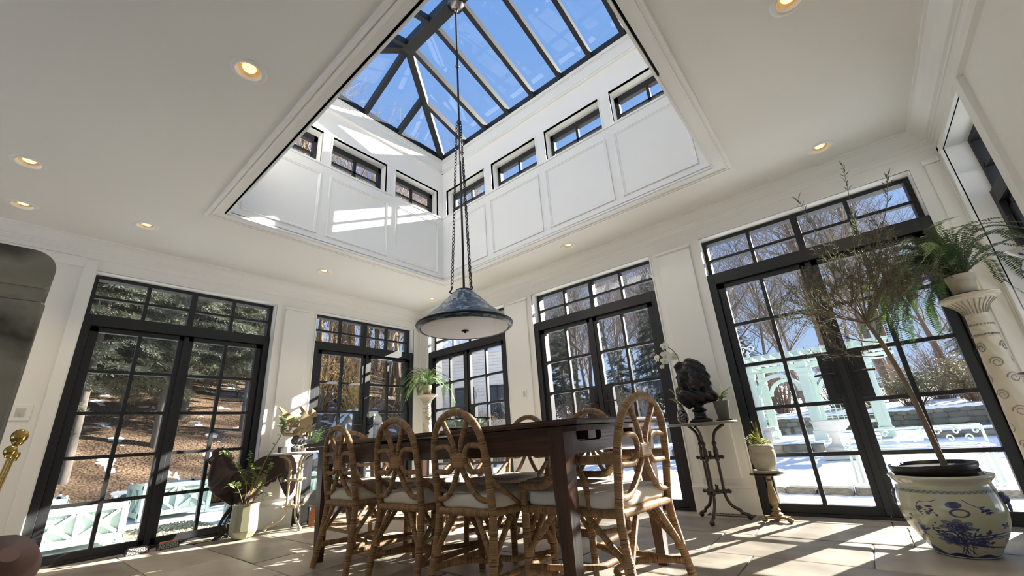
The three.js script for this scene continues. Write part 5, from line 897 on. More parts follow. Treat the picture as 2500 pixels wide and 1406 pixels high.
  const bo = thing('carved_vase', 'squat carved orange-brown vase with a wide grey metal mouth, on the floor', 'vase', [-4.56, 0, -2.235], 0.3);
  part('body', lathe(smoothProfile([[0.001, 0], [0.048, 0], [0.052, 0.03], [0.046, 0.09], [0.042, 0.15], [0.034, 0.19], [0.03, 0.205]], 30), 28), orange, bo);
  part('mouth', lathe([[0.03, 0], [0.05, 0.02], [0.078, 0.045], [0.082, 0.05], [0.074, 0.05], [0.03, 0.02], [0.001, 0.015]], 32).scale(1.35, 1.35, 1.35).rotateX(0.6).rotateZ(-0.45).translate(0, 0.205, 0), std({ name: 'grey_metal', color: lin(0.2, 0.19, 0.18), metalness: 0.5, roughness: 0.5 }), bo);
  const bb = thing('lantern_box', 'upright black box with dark panelled sides under the cream table', 'box', [-4.75, 0, -2.18], 0.2); part('box', bx(-0.05, 0.02, -0.055, 0.05, 0.27, 0.055, 0.004), M.blackplastic, bb); part('box_frame', [[-0.05, -0.055], [0.05, -0.055], [-0.05, 0.055], [0.05, 0.055]].map(([x, z]) => bx(x - 0.006, 0, z - 0.006, x + 0.006, 0.285, z + 0.006, 0.002)), M.iron, bb);
}
// ---------- doorstops, floor registers, switches, bowl ----------
{
  const st = tex(256, (u, v) => { let k = 0; for (let i = 0; i < 3; i++) { const a = i * Math.PI / 3, q = (u * Math.cos(a) + v * Math.sin(a)) * 6, f = Math.abs((q % 1 + 1) % 1 - 0.5); if (f > 0.42) k = 1; } return k ? [0.38, 0.36, 0.32] : [0.03, 0.03, 0.03]; }); st.repeat.set(10, 10);
  const sm = std({ name: 'starred_fabric', map: st, roughness: 0.6 });
  const mk = (label, x, z, lid) => { const t = thing('doorstop', label, 'doorstop', [x, 0.003, z], 0, 'patterned doorstops by the first west door'); const g = bx(-0.035, 0, -0.075, 0.035, 0.05, 0.075, 0.006), p = g.attributes.position; for (let i = 0; i < p.count; i++) { const y = p.getY(i); p.setZ(i, p.getZ(i) * (1 - (y / 0.05) * 0.2)); p.setX(i, p.getX(i) * (1 - (y / 0.05) * 0.3)); } g.computeVertexNormals(); part('body', g, sm, t); part('lid', bx(-0.023, 0.05, -0.058, 0.023, 0.055, 0.058, 0.002), lid, t); for (const s of [-1, 1]) part('end_cap', bx(-0.028, 0.004, s * 0.07 - 0.006, 0.028, 0.044, s * 0.07 + 0.006, 0.005), M.blackplastic, t); };
  mk('patterned black and silver doorstop with a plain dark lid by the west doors', -4.93, -0.945, M.blackplastic);
  mk('patterned black and silver doorstop with an orange top by the west doors', -4.915, -1.145, std({ name: 'orange_lid', color: lin(0.6, 0.2, 0.05), roughness: 0.5 }));
  const reg = (label, x, z, turn) => { const t = thing('floor_register', label, 'register', [x, 0.0, z], turn); part('grille_frame', [bx(-0.17, -0.004, -0.042, 0.17, 0.004, -0.032), bx(-0.17, -0.004, 0.032, 0.17, 0.004, 0.042), bx(-0.17, -0.004, -0.042, -0.16, 0.004, 0.042), bx(0.16, -0.004, -0.042, 0.17, 0.004, 0.042), bx(-0.17, -0.02, -0.042, 0.17, -0.006, 0.042)], M.iron, t); for (let i = 0; i < 16; i++) part('slat', bx(-0.154 + i * 0.0205, -0.003, -0.032, -0.147 + i * 0.0205, 0.003, 0.032).applyMatrix4(new THREE.Matrix4().makeShear(0, 0, 0, 0, 0.12, 0)), M.oldbrass, t); };
  reg('slotted metal floor register under the black iron table', -1.02, -3.845, 0);
  reg('slotted dark floor register beside the glazed shrub pot', -4.90, -1.45, Math.PI / 2);
  const sw = (label, place, x, y, w, h) => { const t = new THREE.Group(); t.name = numbered('light_switch'); scene.add(t); tag(t, label, 'switch'); part('wall_plate', place(bx(x - w / 2, y - h / 2, 0, x + w / 2, y + h / 2, 0.006, 0.002)), M.trim, t); part('toggle', [bx(x - w * 0.22, y - h * 0.27, 0.005, x + w * 0.22, y + h * 0.27, 0.009, 0.001), bx(x - w * 0.06, y - h * 0.1, 0.009, x + w * 0.06, y + h * 0.1, 0.016)].map(place), std({ name: 'switch_grey', color: lin(0.6, 0.58, 0.53), roughness: 0.5 }), t); };
  sw('white wall switch on the pilaster between the corner doors and the middle doors', (g) => NORTH(g.translate(0, 0, 0.026)), -3.03, 1.175, 0.072, 0.118);
  sw('wide white switch plate beside the marble mantelpiece', WEST, 0.08, 1.14, 0.115, 0.118);
  const bowl = thing('glass_bowl', 'wide pale green glass bowl standing on the dining table', 'bowl', [-2.2, 0.761, -2.1]);
  part('bowl', lathe([[0.001, 0.004], [0.06, 0.002], [0.065, 0.0], [0.075, 0.006], [0.12, 0.03], [0.165, 0.062], [0.19, 0.082], [0.19, 0.086], [0.18, 0.082], [0.12, 0.037], [0.07, 0.014], [0.001, 0.012]], 48), phy({ name: 'green_glass', color: lin(0.80, 0.90, 0.84), roughness: 0.03, transmission: 1, thickness: 0.01, ior: 1.48, attenuationColor: lin(0.4, 0.62, 0.5), attenuationDistance: 0.08 }), bowl);
  const pm = solo('placemat', metreUv(bx(-0.19, 0, -0.13, 0.19, 0.005, 0.13, 0.002)), std({ name: 'woven_mat', color: lin(0.42, 0.36, 0.28), roughness: 0.9 }), 'pale woven placemat lying on the sunlit end of the dining table', 'placemat'); pm.position.set(-1.22, 0.7605, -2.15);
  const tb = thing('toy_box', 'small black and yellow box on the floor beneath the table', 'box', [-3.35, 0, -2.62], 0.5); part('box', bx(-0.07, 0, -0.05, 0.07, 0.085, 0.05, 0.01), M.blackplastic, tb); part('stripe', bx(-0.072, 0.03, -0.052, 0.072, 0.05, 0.052, 0.004), std({ name: 'yellow_plastic', color: lin(0.75, 0.42, 0.03), roughness: 0.4 }), tb);
}
// ---------- marble mantelpiece, fire-tool knobs, side table and vase ----------
{
  const t = thing('mantelpiece', 'veined grey marble mantelpiece with a thick rounded shelf at the west side', 'mantelpiece', [0, 0, 0]);
  const x0 = -3.0, x1 = -1.75, ex = (o) => metreUv(plate(o, x1 - x0).rotateY(-Math.PI / 2).translate((x0 + x1) / 2, 0, 0).toNonIndexed());
  const sh = [[0.55, 1.205], [0.004, 1.205], [-0.006, 1.215], [-0.011, 1.24]]; for (let i = 0; i <= 8; i++) { const a = Math.PI + i / 8 * -Math.PI / 2; sh.push([0.045 + Math.cos(a) * 0.056, 1.262 + Math.sin(a) * 0.056]); } sh.push([0.55, 1.318]);
  part('shelf', ex(sh), M.greymarble, t);
  part('frieze', metreUv(bx(x0, 1.165, -0.003, x1 - 0.004, 1.206, 0.5)), M.greymarble, t);
  part('jamb', [metreUv(bx(x1 - 0.32, 0, -0.012, x1, 1.166, 0.5, 0.01))], M.greymarble, t); part('jamb', [metreUv(bx(x0, 0, -0.012, x0 + 0.32, 1.166, 0.5, 0.01))], M.greymarble, t);
  part('lintel', metreUv(bx(x0 + 0.32, 0.9, 0.0, x1 - 0.32, 1.166, 0.5)), M.greymarble, t); part('firebox', [bx(x0 + 0.32, 0, 0.35, x1 - 0.32, 0.9, 0.5)], M.soil, t);
  const f = thing('fire_tools', 'polished brass knobbed fire tools standing against the marble mantelpiece', 'fire tools', [-1.42, 0, -0.02]);
  part('stand_base', lathe([[0.001, 0], [0.085, 0], [0.085, 0.012], [0.03, 0.025], [0.012, 0.04], [0.001, 0.04]], 28).translate(0, 0, 0.06), M.brass, f);
  for (const [x, z, y, r] of [[0, -0.013, 0.775, 0.0135], [0.02, -0.006, 0.745, 0.010], [-0.02, -0.014, 0.738, 0.009], [0.0, 0.055, 0.80, 0.012]]) part('tool', [rod([x, 0.02, z * 0.5 + 0.06], [x, y - r, z], 0.0022, 6).toNonIndexed(), new THREE.SphereGeometry(r, 20, 14).scale(1, 1.15, 1).translate(x, y, z).toNonIndexed(), lathe([[0.006, 0], [r * 0.7, 0.006], [0.006, 0.014]], 16).translate(x, y - r * 1.35, z).toNonIndexed()], M.brass, f);
  const s = thing('side_table', 'small round red-brown side table at the east wall', 'table', [0.70, 0, -2.86]);
  const ma = std({ name: 'mahogany', color: lin(0.10, 0.03, 0.018), roughness: 0.28 });
  part('tabletop', lathe([[0.001, 0.80], [0.11, 0.80], [0.125, 0.806], [0.128, 0.814], [0.12, 0.82], [0.001, 0.818]], 40), ma, s); part('column', lathe(smoothProfile([[0.03, 0.12], [0.04, 0.2], [0.022, 0.3], [0.018, 0.5], [0.03, 0.62], [0.016, 0.7], [0.03, 0.8]], 40), 20), ma, s);
  for (let k = 0; k < 3; k++) { const a = k * 2.094 + 0.4, C = Math.cos(a), S = Math.sin(a); part('leg', sweep(curve([[C * 0.02, 0.17, S * 0.02], [C * 0.07, 0.15, S * 0.07], [C * 0.12, 0.06, S * 0.12], [C * 0.16, 0.014, S * 0.16]], 16), (q) => 0.017 - 0.005 * q, 8), ma, s); }
  const vt = tex(256, (u, v) => { const n = tnoise(u, v, 7, 3, 131); return n > 0.02 ? [0.05, 0.07, 0.2] : [0.62, 0.64, 0.66]; });
  const v = solo('bottle_vase', lathe(smoothProfile([[0.04, 0], [0.055, 0.05], [0.05, 0.12], [0.026, 0.2], [0.018, 0.30], [0.024, 0.37], [0.045, 0.42], [0.048, 0.455], [0.03, 0.49], [0.03, 0.505], [0.06, 0.535], [0.075, 0.545]], 60), 36), phy({ name: 'blue_white_glaze', map: vt, roughness: 0.2, clearcoat: 0.4, side: THREE.DoubleSide }), 'tall blue and white bottle vase with a flared lip on the side table', 'vase'); v.position.set(0.775, 0.82, -2.86);
}
// ---------- outside: snow, terrace, woods ----------
function gh(x, z) {
  let y = -0.13 - 0.08 * sstep(-5.6, -7.2, x);
  if (z < -12.55) y += 0.2 * sstep(-12.55, -12.7, z);
  const n = -z - 20.1; if (n > 0) { const k = sstep(3, -16, x); y = lerp(y, 0.68, sstep(0, 0.25, n)) + n * lerp(0.05, 0.085, k); }
  const w = -x - 11; if (w > 0) { const s = sstep(0, 4, w) * w * 0.40 * sstep(-44, -14, z); y = Math.max(y, -0.21 + s); }
  return y;
}
function groundGeo(x0, x1, z0, z1, step, bump, uvs) {
  const nx = Math.round((x1 - x0) / step), nz = Math.round((z1 - z0) / step), P = [], U = [], I = [];
  for (let j = 0; j <= nz; j++) for (let i = 0; i <= nx; i++) { const x = lerp(x0, x1, i / nx), z = lerp(z0, z1, j / nz); P.push(x, gh(x, z) + bump(x, z), z); U.push(x * uvs, z * uvs); }
  for (let j = 0; j < nz; j++) for (let i = 0; i < nx; i++) { const a = j * (nx + 1) + i, b = a + 1, c = a + nx + 1, d = c + 1; I.push(a, c, b, b, c, d); }
  const g = new THREE.BufferGeometry(); g.setAttribute('position', new THREE.Float32BufferAttribute(P, 3)); g.setAttribute('uv', new THREE.Float32BufferAttribute(U, 2)); g.setIndex(I); g.computeVertexNormals(); return g;
}
const trod = (x, z) => 0.035 * fbm(x * 1.6, 3, z * 4.2, 3) + 0.02 * perlin.noise(x * 5, 9, z * 9) - 0.012;
struct('ground_snow', groundGeo(-11, 9, -20.05, ZR - TH - 0.02, 0.09, trod, 0.4), M.snow);
struct('ground_snow_slope', groundGeo(-60, 60, -95, -20.05, 0.9, (x, z) => 0.12 * fbm(x * 0.35, 1, z * 0.35, 3), 0.2), M.snow);
struct('ground_snow_east', groundGeo(9, 45, -20.05, 30, 0.8, (x, z) => 0.05 * fbm(x * 0.6, 1, z * 0.6, 3), 0.2), M.snow);
struct('ground_south', groundGeo(-11, 9, ZS + TH, 30, 0.8, (x, z) => 0.05 * fbm(x * 0.6, 1, z * 0.6, 3), 0.2), M.snow);
struct('ground_snow_west', groundGeo(-11, XL - TH - 0.02, ZR - TH - 0.02, ZS + TH, 0.09, (x, z) => trod(x, z) - 0.01, 0.4), M.snow);
struct('ground_leaf_slope', groundGeo(-60, -11, -20.05, 30, 0.35, (x, z) => 0.16 * fbm(x * 0.7, 5, z * 0.7, 4) + 0.05 * perlin.noise(x * 3, 2, z * 3), 0.22), M.leaflitter);
M.leaflitter.map.repeat.set(2.2, 2.2);

// trees -------------------------------------------------------------
function bareTree(seed, H, spread, lean) { // trunk and branches in one mesh of bark, fine twigs in another
  reseed(seed); const wood = [], twig = [];
  const grow = (p, d, L, r, lvl) => {
    const n = lvl === 0 ? 9 : lvl === 1 ? 5 : 3, P = [p.clone()]; let q = p.clone(), dd = d.clone();
    for (let i = 0; i < n; i++) {
      dd.add(V3(rr(-1, 1), rr(-0.2, 0.7), rr(-1, 1)).multiplyScalar(lvl === 0 ? 0.06 : 0.22)).normalize(); q = q.clone().addScaledVector(dd, L / n); P.push(q);
      if (lvl < 3 && (lvl > 0 || i > 1)) { const kids = lvl === 0 ? 2 : lvl === 1 ? 2 : 2; for (let k = 0; k < kids; k++) if (rnd() < 0.92) { const a = rr(0, 6.28), up = lvl === 0 ? rr(0.35, 1.1) : rr(0.0, 0.9); grow(q, V3(Math.cos(a), up, Math.sin(a)).multiplyScalar(spread).addScaledVector(dd, 0.55).normalize(), L * (lvl === 0 ? rr(0.22, 0.42) * (1.25 - i / n * 0.8) : rr(0.45, 0.7)), r * (lvl === 0 ? 0.34 : 0.5) * (1 - 0.5 * i / n), lvl + 1); } }
    }
    (lvl < 2 ? wood : twig).push(sweep(P, (s) => Math.max(0.007, r * (1 - (lvl === 0 ? 0.85 : 0.6) * s)), lvl === 0 ? 8 : lvl === 1 ? 5 : 3, false));
  };
  grow(V3(0, -0.3, 0), V3(lean, 1, lean * 0.5).normalize(), H, H * 0.0125, 0);
  return [join(wood), join(twig)];
}
const bareVariants = [bareTree(1, 17, 0.8, 0.02), bareTree(2, 15, 0.9, 0.08), bareTree(3, 19, 0.7, -0.04), bareTree(4, 13, 1.0, -0.1)];
const greyBark = M.bark, warmBark = M.bark.clone(); warmBark.color = lin(0.95, 0.78, 0.64); warmBark.name = 'warm_bark'; const paleBark = M.bark.clone(); paleBark.color = lin(2.0, 1.75, 1.4); paleBark.name = 'pale_bark';
const treeProto = new Map();
function placeTree(x, z, v, s, turn, mat, label, group) {
  const key = v + mat.name; let t;
  if (!treeProto.has(key)) { t = new THREE.Group(); part('trunk', bareVariants[v][0], mat, t); part('twigs', bareVariants[v][1], mat, t).userData.kind = 'stuff'; treeProto.set(key, t); } else t = treeProto.get(key).clone();
  t.name = numbered('bare_tree'); t.position.set(x, gh(x, z), z); t.rotation.y = turn; t.scale.setScalar(s); scene.add(t); tag(t, label, 'tree', group);
}
reseed(303);
const inSun = (x, z) => Math.abs(Math.atan2(x + 2, -z - 3) - 0.406) < 0.26;
for (let i = 0; i < 112; i++) {
  const z = i < 40 ? rr(-33, -26) : rr(-62, -33), x = lerp(-0.95, 0.72, (i * 0.6180339) % 1) * -z + rr(-2, 2), v = Math.floor(rnd() * 4); let s = rr(0.75, 1.15) * (z > -33 ? 0.78 : 1);
  if (inSun(x, z)) { if (rnd() < 0.45) continue; s *= 0.72; }
  const near = z > -33, west = x < -12;
  placeTree(x, z, v, s, rr(0, 6.28), rnd() < 0.5 ? greyBark : warmBark, near ? (west ? 'tall bare tree at the edge of the snowy slope northwest of the house' : 'tall bare tree just behind the stone garden wall') : (west ? 'bare woodland tree deep in the wood northwest of the house' : 'bare woodland tree deep in the wood behind the pergola'), near ? 'bare trees at the edge of the garden' : 'bare trees of the wood');
}
for (let i = 0; i < 84; i++) { const x = rr(-40, -17), z = (i < 26 ? lerp(-20, -2, (i * 0.6180339) % 1) : lerp(-17.5, -8.5, (i * 0.6180339) % 1)) * (-x / 22); if (z < -30) continue; placeTree(x, z, Math.floor(rnd() * 4), rr(0.45, 0.9), rr(0, 6.28), i % 3 === 0 ? paleBark : warmBark, i % 3 === 0 ? 'pale-barked bare tree on the leaf-covered slope to the west' : 'brown bare tree on the leaf-covered slope to the west', i % 3 === 0 ? 'pale bare trees on the west slope' : 'brown bare trees on the west slope'); }

// evergreens: whorls of drooping sprays
function sprayGeo(seed) { reseed(seed); const lv = new Leaves(); for (let i = 0; i < 13; i++) { const t = (i + 1) / 13, p = V3(t, -t * t * 0.18, 0); for (const s of [-1, 1]) { const L = 0.42 * (1 - t * 0.75) * rr(0.7, 1.15), d = V3(0.55, rr(-0.3, 0.05), s).normalize(); for (let k = 1; k < 15; k++) lv.blade(p.clone().addScaledVector(d, L * k / 14.5).add(V3(rr(-0.03, 0.03), rr(-0.03, 0.03), rr(-0.03, 0.03))), V3(0.6 + rr(-0.5, 0.5), rr(-0.6, 0.35), s * rr(-0.2, 1)), V3(rr(-0.4, 0.4), 1, rr(-0.4, 0.4)), 0.10, 0.026); } for (let k = 0; k < 3; k++) lv.blade(p, V3(1, rr(-0.4, 0.2), rr(-0.6, 0.6)), V3(0, 1, 0), 0.11, 0.028); } return lv.geo(); }
const sprays = [sprayGeo(1), sprayGeo(2)], needle = leafMat(0.15, 0.16, 0.095, 'needles', 0.3), needleBlue = leafMat(0.05, 0.075, 0.05, 'dark_needles', 0.15);
function evergreen(x, z, H, R, bare, label, group, mat = needle, dens = 1) {
  const t = thing('evergreen_tree', label, 'tree', [x, gh(x, z) - 0.1, z], rr(0, 6.28), group);
  part('trunk', sweep(curve([[0, 0, 0], [rr(-0.1, 0.1), H * 0.4, rr(-0.1, 0.1)], [0, H, 0]], 12), (s) => 0.0095 * H * (1 - 0.9 * s), 8), M.bark, t);
  const n = Math.round(H * 42 * dens), im = [0, 1].map((k) => { const m = new THREE.InstancedMesh(sprays[k], mat, Math.ceil(n / 2)); m.name = 'foliage'; m.userData.kind = 'stuff'; m.castShadow = m.receiveShadow = true; t.add(m); return m; });
  const q = new THREE.Quaternion(), e = new THREE.Euler(), m4 = new THREE.Matrix4(); const c = [0, 0];
  for (let i = 0; i < n; i++) { const h = Math.pow(rnd(), 0.9), y = lerp(bare * H, H * 0.99, h), L0 = R * (1 - h * 0.88) * rr(0.8, 1.1), L = L0 * rr(0.42, 0.62), a = i * 2.39996 + rr(-0.4, 0.4); e.set(rr(-0.3, 0.3), a, -0.12 + rr(-0.25, 0.2), 'YXZ'); q.setFromEuler(e); const k = i % 2, off = (L0 - L) * Math.pow(rnd(), 0.6); m4.compose(V3(Math.cos(a) * off, y - off * 0.12, -Math.sin(a) * off), q, V3(L, L, L)); if (c[k] < Math.ceil(n / 2)) im[k].setMatrixAt(c[k]++, m4); }
  im.forEach((m, k) => { m.count = c[k]; });
}
reseed(88);
for (const [x, z, H, R, b, l] of [
  [-13.5, -1.1, 11, 2.6, 0.22, 'tall dark hemlock with a slender trunk nearest the first planter'], [-14.5, -2.7, 12, 2.7, 0.26, 'tall hemlock seen behind the boulder through the west doors'], [-16.5, -3.6, 12, 2.8, 0.16, 'broad hemlock right of the boulder on the leaf slope'], [-15.2, -4.9, 10, 2.4, 0.2, 'hemlock with a pale lit trunk on the leaf slope'],
  [-19, -0.2, 13, 3, 0.1, 'hemlock high on the leaf slope behind the first hemlock'], [-20, -2.2, 13, 3, 0.1, 'large hemlock high on the middle of the leaf slope'], [-21, -5.2, 13, 3.1, 0.1, 'large hemlock at the top of the slope behind the lit trunk'], [-12.8, 0.6, 10, 2.4, 0.2, 'hemlock partly hidden by the left edge of the west doors'], [-24, -3.6, 14, 3.4, 0.08, 'furthest hemlock at the top of the leaf slope'], [-25, -7.8, 13, 3.2, 0.08, 'far hemlock on the slope towards the rock outcrop']])
  evergreen(x, z, H, R, b, l);
for (const [x, z, H, R, l] of [[-16.6, -26, 9, 2.6, 'dark spruce left in the view through the middle north doors'], [-8.9, -25, 9.2, 2.5, 'dark spruce at the right of the view through the middle north doors'], [-13.9, -30, 6, 2.6, 'low dark spruce behind the brown hedge'], [-4.6, -27, 5.2, 2.4, 'dark spruce low behind the pergola roof'], [5.2, -31, 5, 2.2, 'dark spruce at the far right behind the garden wall']])
  evergreen(x, z, H, R, 0.02, l, undefined, needleBlue, 1.5);

// shrubs: arching stems with or without leaves
function shrub(x, z, W, H, n, stemMat, leafM, seed, label, leafN = 0, lsz = 0.07) {
  const t = thing('shrub', label, 'shrub', [x, gh(x, z) - 0.03, z]); reseed(seed); const st = [], lv = new Leaves();
  for (let i = 0; i < n; i++) { const a = rr(0, 6.28), r = rr(0.1, 1), e = V3(Math.cos(a) * W * r, H * rr(0.6, 1) * (1 - r * 0.35), Math.sin(a) * W * r), P = curve([[e.x * 0.15, 0, e.z * 0.15], [e.x * 0.45, e.y * 0.6, e.z * 0.45], [e.x, e.y, e.z]], 6); st.push(sweep(P, (s) => 0.014 * (1 - 0.6 * s), 3, false)); for (let k = 2; k < 7; k++) { const tip = P[k].clone().add(V3(rr(-0.4, 0.4), rr(-0.05, 0.45), rr(-0.4, 0.4)).multiplyScalar(H * 0.35)); st.push(sweep([P[k], tip], 0.006, 3, false)); } for (let k = 0; k < leafN; k++) { const p = P[Math.min(6, 2 + Math.floor(rnd() * 5))].clone().add(V3(rr(-0.2, 0.2), rr(-0.1, 0.2), rr(-0.2, 0.2))); lv.leaf(p, V3(rr(-1, 1), rr(-0.4, 0.7), rr(-1, 1)), V3(rr(-0.4, 0.4), 1, rr(-0.4, 0.4)), lsz * rr(0.7, 1.3), lsz * 0.45); } }
  part('stems', st, stemMat, t).userData.kind = 'stuff'; if (leafN) part('foliage', lv.geo(), leafM, t).userData.kind = 'stuff';
}
const brownTwig = std({ name: 'brown_twig', color: lin(0.21, 0.135, 0.085), roughness: 0.9 }), goldTwig = std({ name: 'gold_twig', color: lin(0.40, 0.27, 0.10), roughness: 0.9 }), greyTwig = std({ name: 'grey_twig', color: lin(0.26, 0.235, 0.21), roughness: 0.9 });
const rhodo = leafMat(0.12, 0.14, 0.045, 'evergreen_leaf', 0.15), rhodoY = leafMat(0.22, 0.20, 0.08, 'olive_yellow_leaf', 0.15);
shrub(-10.6, -23.5, 2.2, 2.3, 90, goldTwig, rhodoY, 5, 'golden-brown hedge shrub in the view through the middle north doors', 6, 0.1);
shrub(-14.3, -23.2, 2.4, 2.6, 90, brownTwig, rhodo, 6, 'brown twiggy hedge shrub left of the golden one', 5, 0.1);
shrub(-12.2, -18.5, 1.3, 2.2, 50, greyTwig, rhodo, 7, 'grey bare multi-stemmed shrub before the hedge');
shrub(-8.6, -20.5, 1.2, 2.6, 50, greyTwig, rhodo, 8, 'grey bare shrub near the dark right-hand spruce');
shrub(1.6, -22.4, 1.7, 1.5, 70, brownTwig, rhodo, 9, 'large-leaved green rhododendron behind the stone wall', 26, 0.13);
shrub(3.3, -22.8, 1.8, 1.8, 70, brownTwig, rhodoY, 10, 'yellowish rhododendron behind the east part of the stone wall', 26, 0.13);
shrub(0.3, -23.2, 1.4, 1.1, 60, goldTwig, rhodoY, 11, 'low yellowish shrub behind the wall beside the pergola', 14, 0.1);
shrub(5.4, -22.6, 2.0, 1.6, 100, std({ name: 'red_twig', color: lin(0.24, 0.11, 0.075), roughness: 0.9 }), rhodo, 12, 'reddish twiggy thicket at the east end of the stone wall');
for (const [x, z, s, l] of [[-3, -24.5, 13, 'twiggy thicket behind the west part of the pergola'], [-0.8, -25, 14, 'twiggy thicket behind the middle of the pergola'], [3, -27, 15, 'twiggy thicket behind the rhododendrons'], [-5.6, -25, 16, 'twiggy thicket beside the low spruce'], [6.5, -26, 17, 'twiggy thicket beyond the far right spruce']]) shrub(x, z, 2.4, 3.0, 120, brownTwig, rhodo, s, l);
for (const [x, z, W, H, m, l, s] of [[-13.5, -10.5, 1.7, 2.6, paleBark, 'pale bare shrub above the rock outcrop', 20], [-15, -8.6, 1.6, 2.8, goldTwig, 'golden twiggy shrub beside the rock outcrop', 21], [-12.2, -12.6, 1.5, 2.4, goldTwig, 'golden bare shrub seen through the corner north doors', 22], [-14.2, -14.2, 1.7, 3.2, paleBark, 'tall pale bare shrub by the white outbuilding', 23], [-10.4, -11.3, 0.9, 1.8, paleBark, 'small pale bare shrub before the outbuilding', 24], [-18, -10, 2.4, 3.4, brownTwig, 'brown thicket behind the rock outcrop', 25], [-17.5, -8.3, 2.2, 3.6, goldTwig, 'golden thicket on the slope behind the outcrop', 27], [-21, -11.5, 3, 4.5, brownTwig, 'tall brown thicket higher on the slope', 28], [-20.5, -14, 3, 4.5, paleBark, 'tall pale thicket high on the slope', 29], [-17, -13.5, 2.3, 3.2, brownTwig, 'brown thicket between outcrop and outbuilding', 26]]) shrub(x, z, W, H, 70, m, rhodo, s, l);
shrub(-11.6, -3.6, 0.7, 0.9, 40, brownTwig, rhodo, 30, 'leafy green rhododendron on the leaf slope by the lit trunk', 18, 0.1);
shrub(-11.8, -4.6, 0.8, 1.2, 36, brownTwig, rhodo, 31, 'taller leafy rhododendron beside the leafy one', 14, 0.1);
shrub(-8.6, -6.2, 0.5, 0.6, 40, goldTwig, rhodoY, 32, 'low yellowish shrub before the rock outcrop', 16, 0.06);
for (const [x, z, l, s] of [[-11.4, -2.25, 'dry straw-coloured grass tuft above the boulder', 40], [-11.0, -2.9, 'small dry grass tuft right of the boulder', 41], [-11.6, -3.4, 'dry grass tuft below the leafy rhododendrons', 42]]) { const t = thing('grass_tuft', l, 'grass', [x, gh(x, z), z]); reseed(s); const lv = new Leaves(); for (let i = 0; i < 160; i++) lv.blade(V3(rr(-0.08, 0.08), 0, rr(-0.08, 0.08)), V3(rr(-0.7, 0.7), 1, rr(-0.7, 0.7)), V3(rr(-1, 1), 0, rr(-1, 1)), rr(0.2, 0.55), 0.012); part('blades', lv.geo(), leafMat(0.5, 0.36, 0.16, 'dry_grass' + s, 0.3), t).userData.kind = 'stuff'; }

// rocks and boulders
function boulder(x, z, sx, sy, sz, seed, label, snow) {
  const t = thing('boulder', label, 'rock', [x, gh(x, z) - sy * 0.15, z]); let g = new THREE.IcosahedronGeometry(1, 5); const p = g.attributes.position; for (let i = 0; i < p.count; i++) { const v = V3(p.getX(i), p.getY(i), p.getZ(i)), n = 1 + 0.32 * perlin.noise(v.x * 1.3 + seed, v.y * 1.3, v.z * 1.3) + 0.10 * perlin.noise(v.x * 4 + seed, v.y * 4, v.z * 4); p.setXYZ(i, v.x * n * sx, v.y * n * sy, v.z * n * sz); } g = mergeVertices(g.deleteAttribute('normal') ?? g); g.computeVertexNormals(); const q = g.attributes.position, uv = new Float32Array(q.count * 2); for (let i = 0; i < q.count; i++) { uv[2 * i] = q.getX(i) + q.getZ(i) * 0.6; uv[2 * i + 1] = q.getY(i) + q.getZ(i) * 0.4; } g.setAttribute('uv', new THREE.BufferAttribute(uv, 2)); part('rock', g, M.wallstone[seed % 4], t);
  if (snow) { const s = new THREE.SphereGeometry(1, 20, 8, 0, 6.283, 0, 1.0), r = s.attributes.position; for (let i = 0; i < r.count; i++) { const v = V3(r.getX(i), r.getY(i), r.getZ(i)), n = 1.03 + 0.32 * perlin.noise(v.x * 1.3 + seed, v.y * 1.3, v.z * 1.3) - 0.1 * Math.abs(perlin.noise(v.x * 6, v.z * 6, 2)); r.setXYZ(i, v.x * n * sx, v.y * n * sy, v.z * n * sz); } s.computeVertexNormals(); part('snow_cap', s, M.snow, t); }
}
boulder(-12.2, -2.35, 0.55, 0.42, 0.5, 1, 'large grey boulder at the foot of the leaf slope'); boulder(-11.6, -2.85, 0.25, 0.18, 0.22, 2, 'small boulder right of the large grey one'); boulder(-11.5, -1.75, 0.3, 0.16, 0.25, 3, 'flat pale boulder left of the large grey one'); boulder(-12.2, -3.6, 0.35, 0.22, 0.3, 4, 'brown boulder below the rhododendrons', true);
for (const [x, z, a, b, c, s, l] of [[-12.6, -6.2, 0.75, 1.15, 0.8, 5, 'tall dark rock at the left of the rock outcrop'], [-12.4, -7.4, 0.9, 0.9, 0.8, 6, 'rounded grey rock with snow in the middle of the outcrop'], [-13.8, -8.0, 1.0, 1.7, 1.0, 7, 'big grey rock slab behind the outcrop'], [-12.8, -9.3, 0.9, 0.8, 0.8, 8, 'pointed dark rock at the right of the outcrop'], [-11.8, -8.5, 0.5, 0.4, 0.5, 9, 'low rock in front of the outcrop'], [-13.6, -10.4, 0.8, 0.7, 0.8, 10, 'snow-capped rock beyond the pointed rock'], [-11.6, -5.6, 0.5, 0.4, 0.5, 11, 'low snow-covered rock before the tall dark rock']]) boulder(x, z, a, b, c, s, l, true);

